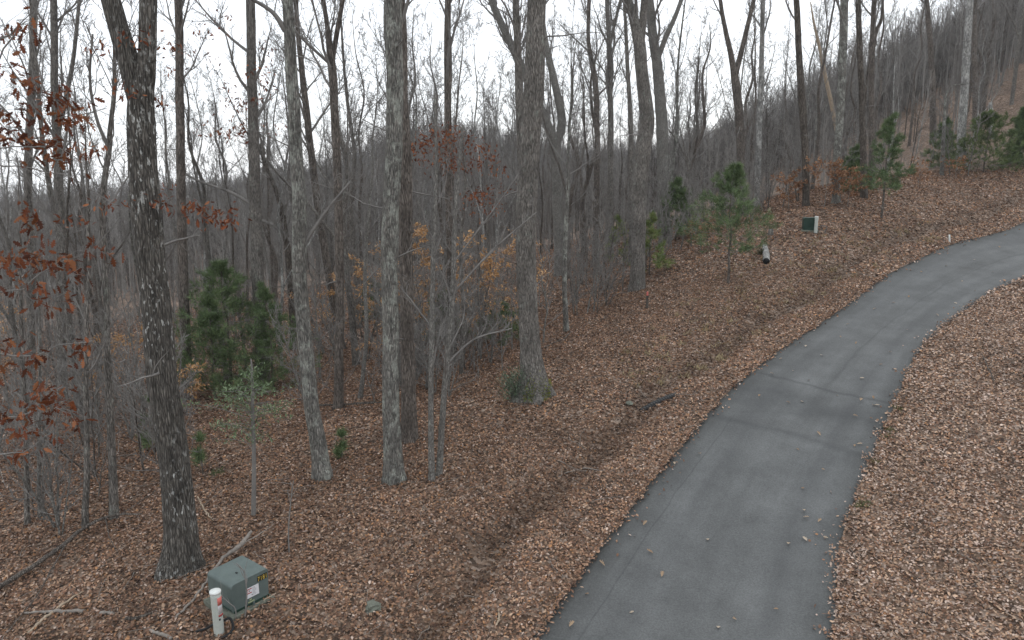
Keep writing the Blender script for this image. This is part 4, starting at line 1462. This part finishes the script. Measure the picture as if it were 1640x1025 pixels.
g = np.random.default_rng(8)
b_ = ground_at(826, 640)
GREENS = np.array([(.09, .135, .08), (.07, .11, .065), (.13, .175, .11), (.18, .22, .16)])
bush('evergreen_bush', b_, 'dark green broadleaf bush at the left foot of the stout mossy oak',
     [plane_path([(g.uniform(800, 852), 638 - abs(g.normal(0, 20)), 1)], b_[1] + g.uniform(-.5, .3))[0, :3] + [0, 0, .03] for _ in range(40)], 34, np.array([.10, .10, .06]), .085, GREENS, 9)
b_ = ground_at(405, 825)
SQ = plane_path([(406, 825, 8), (407, 740, 7), (405, 660, 5.5), (404, 600, 4), (402, 575, 2)], b_[1])
SQ[0, :3] = b_ - [0, 0, .2]
st2 = resample(SQ[:, :3], SQ[:, 3], 26)
PALEG = np.array([(.165, .23, .12), (.12, .175, .085), (.22, .285, .165), (.09, .135, .065)])
cl = []
for (u0, v0, su_, sv_, n_) in [(403, 592, 8, 10, 5), (400, 620, 22, 8, 7), (370, 622, 14, 7, 6), (385, 645, 30, 8, 9), (440, 625, 20, 5, 5), (420, 660, 30, 10, 8), (370, 680, 25, 12, 7), (450, 655, 20, 10, 5), (415, 690, 30, 10, 5)]:
    for _ in range(n_):
        cl.append(plane_path([(g.normal(u0, su_), g.normal(v0, sv_), 1)], b_[1] + g.uniform(-.7, .7))[0, :3])
bush('evergreen_sapling', b_, 'slim sapling with layered pale green leaves right of the big fleck-barked oak', cl, 26, np.array([.13, .13, .03]), .09, PALEG, 11, 1.0, st2)

# moss on the stout oak's foot
t_, b_, y_, P_, R_ = FOOT[6]
g = np.random.default_rng(14)
mb = MB()
n = 500
an_ = g.uniform(-2.2, .1, n)
hh_ = np.abs(g.normal(0, .28, n))
rr_ = np.interp(hh_, [0, .25, .6, 1.5], [R_[3] * 1.5, R_[3] * 1.28, R_[3] * 1.08, R_[3] * 1.02])
pos = np.stack([np.cos(an_) * rr_, np.sin(an_) * rr_, hh_], 1) + b_
out = np.stack([np.cos(an_), np.sin(an_), 0 * an_ + .3], 1)
leaves(mb, pos, norm(out + g.normal(0, .6, (n, 3))), norm(out + g.normal(0, .4, (n, 3))), .05, .04, np.array([(.22, .23, .05), (.17, .19, .05)])[g.integers(0, 2, n)], LEAF)
o = mb.build('moss', M['needle'], t_, b_, smooth=False)
o['kind'] = 'stuff'

# ------------------------------------------------------------------ utility boxes and posts
M['box_green'] = plain('green_paint', (.120, .152, .143), .5, .12, 5)
M['box_dark'] = plain('dark_green_paint', (.022, .048, .036), .5, .12, 5)
M['pad'] = plain('weathered_pad', (.15, .16, .13), .9, .35, 12)
M['pvc'] = plain('white_plastic', (.46, .49, .45), .45, .08, 8)
M['pvc_cap'] = plain('white_plastic_cap', (.72, .74, .71), .45, .05, 8)
M['white'] = plain('white_label', (.72, .72, .74), .5, .03, 30)
M['red'] = plain('red_print', (.40, .05, .05), .5, .1, 30)
M['redfade'] = plain('faded_red_print', (.62, .18, .15), .5, .1, 30)
M['black'] = plain('black_plastic', (.016, .017, .018), .5, .3, 12)
M['yellow'] = plain('yellow_print', (.55, .40, .08), .5, .05, 30)
M['faint'] = plain('faint_yellow_print', (.36, .40, .24), .5, .05, 30)
M['steel'] = plain('dull_steel', (.12, .13, .13), .5, .2, 20)


def slab(name, mat_, parent, lo, hi, bev=0.0):
    mb = MB()
    box(mb, lo, hi)
    o = mb.build(name, mat_, parent, smooth=False)
    if bev:
        md = o.modifiers.new('bevel', 'BEVEL')
        md.width = bev
        md.segments = 3
    return o


def utility_box(base, rz, L, D, H, label, paint, detailed):
    t = thing('utility_box', base, label, 'utility box', None, rz)
    slab('pad', M['pad'], t, (-.07, -.09, -.15), (L + .05, D + .08, .06), .012)
    # body: side profile with a rounded front shoulder and a lid sloping a little
    r = .075
    arc = [(r - r * math.cos(a), H - r + r * math.sin(a)) for a in np.linspace(0, math.pi / 2, 8)]
    prof = [(.025, .045), (0.0, .16)] + arc + [(L - .03, H + .012), (L, H - .02), (L - .008, .045)]
    mb = MB()
    n = len(prof)
    # the near sides taper slightly to the foot, lid overhang kept as a lip
    V = []
    for yy in (0.0, D):
        for x, z in prof:
            ins = .016 * max(0, 1 - z / (H * .9))
            V.append((x, yy + (ins if yy == 0 else -ins), z))
    F = [[i, i + n, (i + 1) % n + n, (i + 1) % n] for i in range(n)]
    mb.add(V, [np.array(F), np.array([list(range(n))]), np.array([list(range(2 * n - 1, n - 1, -1))])])
    body = mb.build('cabinet', paint, t, smooth=False)
    md = body.modifiers.new('bevel', 'BEVEL')
    md.width = .008
    md.segments = 2
    md.limit_method = 'ANGLE'
    # sill band at the foot and hood seam
    slab('base_band', M['box_dark'], t, (.02, .004, .046), (L - .004, .012, .10))
    if detailed:
        sx, sz = L * .37, H * .36
        f = -.0035
        st_ = slab('warning_sticker', M['white'], t, (sx, f, sz), (sx + .25, .01, sz + .19))
        slab('red_print', M['red'], st_, (sx + .012, f - .002, sz + .158), (sx + .112, f + .001, sz + .174))
        slab('red_print', M['red'], st_, (sx + .012, f - .002, sz + .082), (sx + .108, f + .001, sz + .100))
        for (px, pz, w_, h_) in [(.06, .12, .014, .02), (.105, .03, .012, .022)]:
            slab('symbol', M['black'], st_, (sx + px, f - .002, sz + pz), (sx + px + w_, f + .001, sz + pz + h_))
        g = np.random.default_rng(3)
        for q in range(7):
            slab('fine_print', M['steel'], st_, (sx + .122, f - .0015, sz + .165 - q * .022), (sx + .122 + g.uniform(.05, .085), f + .001, sz + .169 - q * .022))
        for q in range(3):
            slab('fine_print', M['redfade'], st_, (sx + .012, f - .0015, sz + .145 - q * .016), (sx + .012 + g.uniform(.03, .05), f + .001, sz + .149 - q * .016))
        for q in range(2):
            slab('faint_print', M['faint'], t, (sx + .06 + q * -.03, f, sz - .05 - q * .045), (sx + .10 + q * .05, .012, sz - .03 - q * .045))
        # number labels
        for q, ch in enumerate('7181'):
            x0 = L - .22 + q * .05
            pl = slab('number_label', M['black'], t, (x0, f, H - .16), (x0 + .044, .01, H - .06))
            cu = bpy.data.curves.new('digit', 'FONT')
            cu.body = ch
            cu.size = .115
            cu.extrude = .001
            cu.offset = .0012
            cu.align_x = 'CENTER'
            cu.materials.append(M['yellow'])
            tmp = bpy.data.objects.new('digit', cu)
            COL.objects.link(tmp)
            bpy.context.view_layer.update()
            me = bpy.data.meshes.new_from_object(tmp.evaluated_get(bpy.context.evaluated_depsgraph_get()))
            bpy.data.objects.remove(tmp)
            dg = obj('digit', me, pl)
            dg.location = (x0 + .022, f - .002, H - .152)
            dg.rotation_euler = (math.pi / 2, 0, 0)
            dg.scale = (.72, 1, 1)
        slab('latch', M['box_green'], t, (L * .52, -.03, .05), (L * .56, .01, .13), .006)
        slab('lock', M['steel'], t, (L * .525, -.045, .03), (L * .555, -.031, .075), .005)
        mb = MB()
        box(mb, (-.004, D * .08, .10), (.012, D * .92, .105))
        mb.build('seam', M['box_dark'], t, smooth=False)
        box_l = MB()
        box(box_l, (.28, D * .36, H + .004), (.31, D * .42, H + .014))
        box_l.build('lid_lug', M['black'], t, smooth=False)
    else:
        slab('label_plate', M['white'], t, (L * .8, -.004, H * .78), (L * .97, .01, H * .97))
    return t


nb_ = ground_at(373, 997)
rb_ = ground_at(434, 961)
e1 = rb_ - nb_
rz_ = math.atan2(e1[1], e1[0])
Lb = float(np.hypot(e1[0], e1[1]))
ca, sa = math.cos(rz_), math.sin(rz_)
bz = nb_[2] + .015
org = np.array([nb_[0] + .07 * ca - .09 * sa, nb_[1] + .07 * sa + .09 * ca, bz])
utility_box(org, rz_, Lb - .03, .76, .60, 'near sage green metal utility box with a white warning sticker on a flat pad', M['box_green'], True)
fb_ = ground_at(1286, 371)
utility_box(fb_ + [0, 0, .02], math.radians(-14), .66, .55, .66, 'far small dark green utility box at the edge of the woods', M['box_dark'], False)


def marker_post(base, r, H, tilt, label, detailed):
    t = thing('marker_post', base, label, 'marker post')
    g = np.random.default_rng(2)
    mb = MB()
    path_tube(mb, [(0, 0, -.2), (0, 0, H * .5), (tilt, 0, H)], [r * .94, r * .97, r], 28, 10)
    mb.build('tube', M['pvc'], t)
    mb = MB()
    rr = r * 1.05
    path_tube(mb, [(tilt - .001, 0, H - .035), (tilt, 0, H + .004)], [rr, rr], 28, 3)
    path_tube(mb, [(tilt, 0, H + .001), (tilt, 0, H + .010)], [rr * .86, rr * .80], 28, 3)
    mb.build('cap', M['pvc_cap'], t)
    if detailed:
        def wrap(name, mt, a0, a1, z0, z1, parent, rad=1.02):
            mb = MB()
            aa = np.linspace(a0, a1, 8)
            tt = np.array([z0, z1])
            V = np.array([[(r * rad) * math.cos(a) + tilt * z / H, (r * rad) * math.sin(a), z] for z in tt for a in aa])
            Fq = np.array([[i, i + 1, i + 9, i + 8] for i in range(7)])
            mb.add(V, Fq)
            o = mb.build(name, mt, parent)
            md = o.modifiers.new('thick', 'SOLIDIFY')
            md.thickness = .003
            return o
        s_ = wrap('sticker', M['white'], -.95, .15, H * .50, H * .88, t)
        wrap('red_print', M['redfade'], -.95, .15, H * .70, H * .88, s_, 1.045)
        wrap('red_print', M['red'], -.95, .1, H * .44, H * .485, s_, 1.045)
        mb = MB()
        box(mb, (r * .72 - .01, -r * .72 - .012, H * .36), (r * .72 + .006, -r * .72 + .01, H * .40))
        mb.build('bolt', M['black'], t, smooth=False)
    return t


pb_ = ground_at(351, 1014)
dep_ = project(pb_)[2]
marker_post(pb_, 16.5 / 2 * dep_ / FPX, .78, -.005, 'short white tube post with a red and white sticker beside the near utility box', True)
pf_ = ground_at(1306, 374)
depf = project(pf_)[2]
marker_post(pf_, 5.6 / 2 * depf / FPX, 27 * depf / FPX, .0, 'far plain white tube post in front of the dark green utility box', False)

# wire bracket beside the far post
mb = MB()
q0, q1_, q2_ = pf_ + [.12, 0, .36], pf_ + [.52, .05, .35], pf_ + [.46, .05, -.05]
path_tube(mb, [q0, q1_, q2_], [.018, .018, .018], 6, 8)
tag(mb.build('metal_bracket', M['steel'], None, pf_), 'small bent metal bracket right of the far white post', 'bracket')

# black cable looped round the near post
mb = MB()
cb = [ground_at(u, v) + [0, 0, zz] for u, v, zz in [(314, 1014, .03), (330, 1012, .06), (344, 1010, .12), (358, 1008, .16), (369, 1003, .15), (374, 1008, .06), (370, 1016, .04), (360, 1022, .03), (352, 1024, .02)]]
path_tube(mb, cb, [.022] * 9, 8, 40)
tag(mb.build('black_cable', M['black'], None, cb[0]), 'black cable looped round the foot of the near white post', 'cable')

# ------------------------------------------------------------------ fallen wood, stones, stakes
def stick(name, label, cat, pix, radii, mt, z=.03, forks=(), seed=0, group='fallen branches on the leaves'):
    pts = [ground_at(q[0], q[1]) + [0, 0, (q[2] if len(q) > 2 else z)] for q in pix]
    mb = MB()
    P, R = path_tube(mb, pts, radii, 8, max(18, len(pts) * 6), .008, seed)
    g = np.random.default_rng(seed)
    for (k, pixf, r_) in forks:
        pf = [P[int(k * (len(P) - 1))]] + [ground_at(q[0], q[1]) + [0, 0, (q[2] if len(q) > 2 else z)] for q in pixf]
        path_tube(mb, pf, np.linspace(r_, r_ * .4, len(pf)), 6, 12, .006, seed + 1)
    o = mb.build(name, M[mt], None, pts[0])
    return tag(o, label, cat, group)


stick('fallen_tree', 'long brown fallen tree running up from the left edge at lower left', 'fallen tree', [(-40, 975, .1), (20, 938, .13), (85, 897, .16), (140, 858, .22), (185, 842, .25), (228, 836, .2)],
      [.05, .048, .045, .038, .028, .016], 'brown', forks=[(.55, [(80, 925, .1), (55, 965, .05), (10, 1015, .03)], .018), (.8, [(175, 868, .2), (190, 890, .05)], .014), (.9, [(250, 820, .5), (268, 806, .6)], .012)], seed=21)
stick('fallen_branch', 'pale bleached branch lying bottom left below the long fallen tree', 'fallen branch', [(46, 1016), (75, 990), (105, 968), (132, 950)], [.026, .027, .022, .012], 'dead', seed=22)
stick('fallen_branch', 'grey rotten branch crossing under the pale bleached branch', 'fallen branch', [(38, 984), (80, 982), (135, 981)], [.02, .03, .035], 'deadgrey', seed=23)
stick('fallen_branch', 'short grey branch in the leaves left of the near utility box', 'fallen branch', [(160, 984), (182, 984)], [.035, .03], 'deadgrey', seed=24)
stick('fallen_branch', 'dark broken branch just right of the short grey one, left of the utility box', 'fallen branch', [(200, 994), (222, 992), (243, 984)], [.03, .035, .02], 'dark', seed=25)
stick('fallen_branch', 'crooked grey branch behind the near utility box, sticking out to its upper right', 'fallen branch', [(282, 992), (318, 952), (352, 908, .1), (385, 893, .25), (404, 873, .3)], [.02, .024, .03, .05, .03], 'deadgrey',
      forks=[(.85, [(420, 868, .2), (440, 845, .1)], .015)], seed=26)
stick('fallen_branch', 'thin pale branch lying along the right side of the utility box pad', 'fallen branch', [(395, 980), (420, 965), (442, 952)], [.012, .014, .01], 'dead', seed=27)
stick('fallen_branch', 'short curved pale stick alone on the leaves left of the road', 'fallen branch', [(793, 1008), (799, 993), (798, 978)], [.012, .018, .014], 'dead', seed=28)
stick('fallen_branch', 'grey branch lying just right of the stout mossy oak', 'fallen branch', [(872, 558), (890, 549), (903, 544), (914, 536, .1)], [.03, .035, .03, .015], 'brown', seed=29)
stick('fallen_branch', 'dark thin log on the leaves behind the leaning green trunk', 'fallen branch', [(512, 651), (545, 650), (580, 648), (615, 646)], [.05, .05, .055, .04], 'dark', seed=30)
stick('fallen_branch', 'short whitish stick beside the feet of the twin slender saplings', 'fallen branch', [(698, 682, .3), (722, 681, .3)], [.012, .012], 'dead', seed=31)
stick('fallen_branch', 'thin dead branch between the near utility box and the big oak at lower left', 'fallen branch', [(318, 815, .3), (330, 826, .1), (342, 836)], [.014, .016, .01], 'dead', seed=32)
stick('fallen_branch', 'dark twig standing from the leaves on the right verge', 'fallen branch', [(1572, 570, .05), (1580, 590, .1), (1592, 612, .03)], [.012, .018, .02], 'dark', seed=33)
stick('fallen_branch', 'thin dead stick in the leaf drift under the stout mossy oak', 'fallen branch', [(905, 760), (935, 752), (965, 756)], [.012, .015, .01], 'deadgrey', seed=34)
stick('fallen_branch', 'pale twig at the bottom left corner of the photo', 'fallen branch', [(240, 1012), (258, 1018), (275, 1026)], [.02, .03, .03], 'deadgrey', seed=35)

# leaning dead pole
b_ = ground_at(1357, 282)
Q = plane_path([(1357, 282, 7.5), (1349, 250, 7.4), (1338, 214, 7), (1327, 170, 6.4), (1316, 130, 5.8), (1305, 85, 5), (1294, 45, 3.6), (1286, 10, 1.2)], b_[1])
Q[:, 1] -= np.linspace(0, 1.5, len(Q))
mb = MB()
P, R = resample(Q[:, :3], Q[:, 3], 30)
tubes(mb, P[None], R[None], 12, cap=True)
tag(mb.build('dead_trunk', M['dead'], None, b_), 'leaning bare tan pole of a dead tree without bark or branches', 'dead tree')
# broken snag on the hillside
b_ = ground_at(1590, 222)
Q = plane_path([(1590, 224, 8), (1588, 200, 8), (1587, 180, 8), (1586, 164, 4)], b_[1])
mb = MB()
P, R = resample(Q[:, :3], Q[:, 3], 16)
trunk_mesh(mb, P, R, 10, np.random.default_rng(4), 0, .15)
tag(mb.build('broken_snag', M['pale'], None, b_), 'short broken pale snag among the pines at upper right', 'dead tree')

# log with a dark cut end
a0, a1 = ground_at(1227, 423) + [0, 0, .13], ground_at(1224, 399) + [0, 0, .14]
t_ = thing('log', a0, 'short whitish log with a dark cut end lying on the open slope', 'log')
mb = MB()
rl = 5.4 * project(a0)[2] / FPX
P, R = resample(np.array([a0, (a0 + a1) / 2 + [.03, 0, 0], a1]), np.array([rl, rl * .95, rl * .8]), 12)
trunk_mesh(mb, P, R, 20, np.random.default_rng(6), 0, .05)
mb.build('bark', M['pale'], t_, a0)
mb = MB()
d = norm(a0 - a1)
path_tube(mb, [a0 - d * .04, a0 + d * .012], [rl * .97, rl * .9], 20, 3)
mb.build('cut_end', M['black'], t_, a0)
g = np.random.default_rng(66)
n = 160
b2_ = ground_at(1219, 408)
mb = MB()
pos = b2_ + np.stack([g.normal(0, .12, n), g.normal(0, .1, n), np.abs(g.normal(0, .14, n))], 1)
leaves(mb, pos, norm(g.normal(0, 1, (n, 3)) + UP), norm(g.normal(0, 1, (n, 3))), .12, .03, np.array([(.05, .065, .03), (.08, .085, .04)])[g.integers(0, 2, n)])
tag(mb.build('weed', M['needle'], None, b2_, smooth=False), 'small green weed tuft beside the whitish log', 'plant')
# grey stump behind the log
b_ = ground_at(1234, 377)
mb = MB()
P = np.array([b_ + [0, 0, z] for z in (-.2, .0, .15, .28, .34)])
trunk_mesh(mb, P, np.array([.15, .14, .125, .12, .08]), 14, np.random.default_rng(9), .2, .1)
tag(mb.build('stump', M['grey'], None, b_), 'small grey stump up the slope behind the whitish log', 'stump')
# stakes
b_ = ground_at(1036, 493)
dp = project(b_)[2]
t_ = thing('wooden_stake', b_, 'short dark wooden stake at the clearing edge below the big crooked grey tree', 'stake')
slab('shaft', M['dark'], t_, (-.045, -.045, -.15), (.045, .045, 20 * dp / FPX), .01)
slab('top', M['redfade'], t_, (-.035, -.035, 20 * dp / FPX + .001), (.035, .035, 26 * dp / FPX), .01)
b_ = ground_at(1521, 388)
dp = project(b_)[2]
mb = MB()
path_tube(mb, [b_ - [0, 0, .1], b_ + [-.06, 0, 12 * dp / FPX]], [.045, .04], 8, 4)
tag(mb.build('plastic_stake', M['pvc_cap'], None, b_), 'thin white stake leaning at the left edge of the upper road', 'stake')
# culvert pipe end
c0, c1 = ground_at(1030, 656) + [0, 0, -.075], ground_at(1079, 633) + [0, 0, -.07]
mb = MB()
n = 60
P = c0 + (c1 - c0) * np.linspace(-.05, 1.05, n)[:, None] + np.array([0, 0, 1.]) * (.04 * np.sin(np.linspace(0, np.pi, n)))[:, None]
R = .12 + .008 * np.sin(np.arange(n) * 1.6)
tubes(mb, P[None], R[None], 16, cap=True)
tag(mb.build('culvert_pipe', M['black'], None, c0), 'black pipe half buried in the leaves left of the road', 'pipe')
# stones
for (u, v, r_, lab, sd) in [(597, 975, .15, 'pale angular stone in the leaves right of the near utility box', 1), (1100 - 92, 648, .10, 'small grey stone left of the black half buried pipe', 2)]:
    b_ = ground_at(u, v)
    g = np.random.default_rng(sd)
    mb = MB()
    th = np.linspace(0, np.pi, 9)
    P = b_ + np.stack([0 * th, 0 * th, -np.cos(th) * r_ * .7 + .04], 1)
    R = np.sin(th) * r_ + .004
    trunk_mesh(mb, P, R * g.uniform(.85, 1.15, 9), 9, g, 0, .35)
    o = mb.build('stone', M['pad'], None, b_, smooth=False)
    tag(o, lab, 'stone')

# ditch stones and dirt clods are part of the ground; loose leaves on the road, each one by itself
LM = []
for k_ in range(4):
    g = np.random.default_rng(2000 + k_)
    mb = MB()
    leaves(mb, [[0, -.06, .008]], np.array([[0, 1, .05]]), np.array([[0, 0, 1.]]), .11, .10, np.array([(.42, .33, .24), (.36, .26, .17), (.46, .38, .29), (.30, .2, .12)][k_]), OAK, [1.6, 2.2, .9, 1.3][k_])
    me = mb.mesh('fallen_leaf', smooth=False)
    me.materials.append(M['leaf'])
    LM.append(me)
spots_ = [(1133, 873), (1040, 893), (1012, 990), (1175, 1002), (1120, 735), (1080, 748), (1033, 846), (1287, 826), (1285, 790), (1288, 872), (1322, 869), (1262, 880), (1290, 838), (1312, 842), (1284, 650), (1262, 652),
          (1370, 674), (1398, 655), (1404, 655), (1368, 720), (1376, 718), (1310, 703), (1277, 727), (1318, 760), (1236, 605), (1290, 560), (1345, 545), (1357, 525), (1370, 555), (1315, 575), (1235, 540), (1380, 612), (1398, 643),
          (1425, 570), (1462, 565), (1410, 590), (1500, 510), (1530, 490), (1560, 470), (1430, 490), (1455, 480), (1400, 500), (1475, 440), (1560, 420), (1540, 455), (1600, 400), (1590, 440), (1610, 380), (1515, 430), (1250, 580),
          (1270, 600), (1215, 640), (1378, 648), (1295, 615), (1330, 940), (1242, 985), (940, 960), (915, 1010), (963, 912), (1060, 930), (1150, 1015), (1340, 640)]
g = np.random.default_rng(31)
for k_, (u, v) in enumerate(spots_):
    p = ground_at(u, v)
    ins = road_in([p[0]], [p[1]])[0]
    z_ = float(h(np.array([p[0]]), np.array([p[1]]), False)[0]) + (.046 if ins > .5 else .03)
    o = obj('fallen_leaf', LM[int(g.integers(0, 4))], None, (p[0], p[1], z_))
    o.rotation_euler = (g.normal(0, .15), g.normal(0, .15), g.uniform(0, 6.28))
    s_ = g.uniform(.7, 1.3)
    o.scale = (s_, s_, s_)
    tag(o, 'loose tan dead leaf lying by itself on the grey asphalt lane', 'leaf', 'loose leaves on the lane')


# thin leafless stems in front of the near box
for pix_, lab_ in [([(391, 988, 3), (395, 950, 2.6), (390, 915, 2), (378, 902, 1.4)], 'thin bare stem in front of the near utility box, split in two at its top'),
                   ([(376, 994, 2.4), (377, 976, 2), (366, 965, 1.6), (345, 945, 1.2)], 'tiny bent bare stem by the front corner of the near utility box'),
                   ([(463, 885, 3), (462, 850, 2.4), (466, 800, 2), (470, 770, 1.4)], 'thin bare stem alone on the leaves up the slope from the near utility box')]:
    b_ = ground_at(pix_[0][0], pix_[0][1])
    Q = plane_path(pix_, b_[1])
    Q[0, :3] = b_ - [0, 0, .1]
    P, R = resample(Q[:, :3], Q[:, 3], 14)
    mb = MB()
    tubes(mb, P[None], R[None], 5)
    q = kids(P[None], R[None], 4, .5, .95, .6, .2, .35, .7, np.random.default_rng(5), np.array([.9]), .1, .3)
    q1, q2 = grow(q[0], q[1], q[2], np.maximum(q[3], .004), 5, .12, .03, np.random.default_rng(6), .4)
    tubes(mb, q1, q2, 4)
    tag(mb.build('bare_seedling', M['twig'], None, b_), lab_, 'seedling')

# leaves fallen on the box lid and pad are loose litter
# small dead twigs strewn over the leaves
g = np.random.default_rng(64)
mb = MB()
n = 900
r = np.sqrt(g.uniform(10 ** 2, 36 ** 2, n))
a = g.uniform(-.70, .66, n)
x, y = r * np.sin(a), r * np.cos(a)
k = road_in(x, y) < -.15
x, y = x[k], y[k]
n = len(x)
az = g.uniform(0, 6.28, n)
L = g.uniform(.15, .9, n) ** 1.3
d = np.stack([np.cos(az), np.sin(az), 0 * az], 1)
tt = np.linspace(-.5, .5, 5)
P = np.stack([x, y, 0 * x], 1)[:, None] + d[:, None] * (L[:, None] * tt)[..., None] + g.normal(0, .02, (n, 5, 3)) * [1, 1, 0]
P[..., 2] = h(P[..., 0], P[..., 1]) + .035 + g.uniform(0, .02, (n, 1))
rr_ = g.uniform(.003, .009, n)
tubes(mb, P, rr_[:, None] * np.linspace(1, .5, 5)[None], 4)
tag(mb.build('twig_litter', M['deadgrey']), 'small dead grey twigs strewn over the fallen leaves', 'twigs', kind='stuff')

# straw tufts on the open slope
g = np.random.default_rng(71)
mb = MB()
for _ in range(150):
    u, v = g.uniform(1000, 1500), 0
    v = g.uniform(np.interp(u, [1000, 1200, 1500], [560, 400, 320]), np.interp(u, [1000, 1200, 1360, 1500], [650, 560, 455, 385]))
    b_ = ground_at(u, v)
    n = int(g.integers(8, 20))
    pos = b_ + g.normal(0, .10, (n, 3)) * [1, 1, .1]
    leaves(mb, pos, norm(g.normal(0, .8, (n, 3)) + UP * .6), norm(g.normal(0, 1, (n, 3))), g.uniform(.12, .28, n), .018, np.array([(.36, .29, .17), (.28, .22, .13)])[g.integers(0, 2, n)])
for u, v in [(1438, 655), (1425, 690), (1400, 740), (1383, 806), (1378, 812), (1420, 700)]:
    b_ = ground_at(u, v)
    n = 40
    pos = b_ + g.normal(0, .07, (n, 3)) * [1, 1, .1]
    leaves(mb, pos, norm(g.normal(0, .7, (n, 3)) + UP * .8), norm(g.normal(0, 1, (n, 3))), g.uniform(.06, .14, n), .016, np.array([(.09, .12, .04), (.13, .14, .06)])[g.integers(0, 2, n)])
tag(mb.build('grass', M['litter'], smooth=False), 'thin straw and green grass tufts poking through the leaves', 'grass', kind='stuff')

# ------------------------------------------------------------------ the hazy air
m = bpy.data.materials.new('hazy_air')
m.use_nodes = True
nt = m.node_tree
for n_ in list(nt.nodes):
    if n_.type == 'BSDF_PRINCIPLED':
        nt.nodes.remove(n_)
pv = N(nt, 'ShaderNodeVolumePrincipled')
pv.inputs['Color'].default_value = (.80, .86, .94, 1)
pv.inputs['Density'].default_value = 0.00028
pv.inputs['Anisotropy'].default_value = 0.2
nt.links.new(pv.outputs[0], nt.nodes['Material Output'].inputs['Volume'])
HZ0 = float(GZ.min()) - 1.0
HZ1 = max(FAR_TOP, float(GZ.max()) + 2, 36.0)
print('ground z', GZ.min(), GZ.max())
mb = MB()
box(mb, (-660, -660, HZ0), (660, 660, HZ1))
hz = mb.build('haze', m, smooth=False)
tag(hz, 'thin bluish air between the near woods and the far hills', 'haze', kind='stuff')
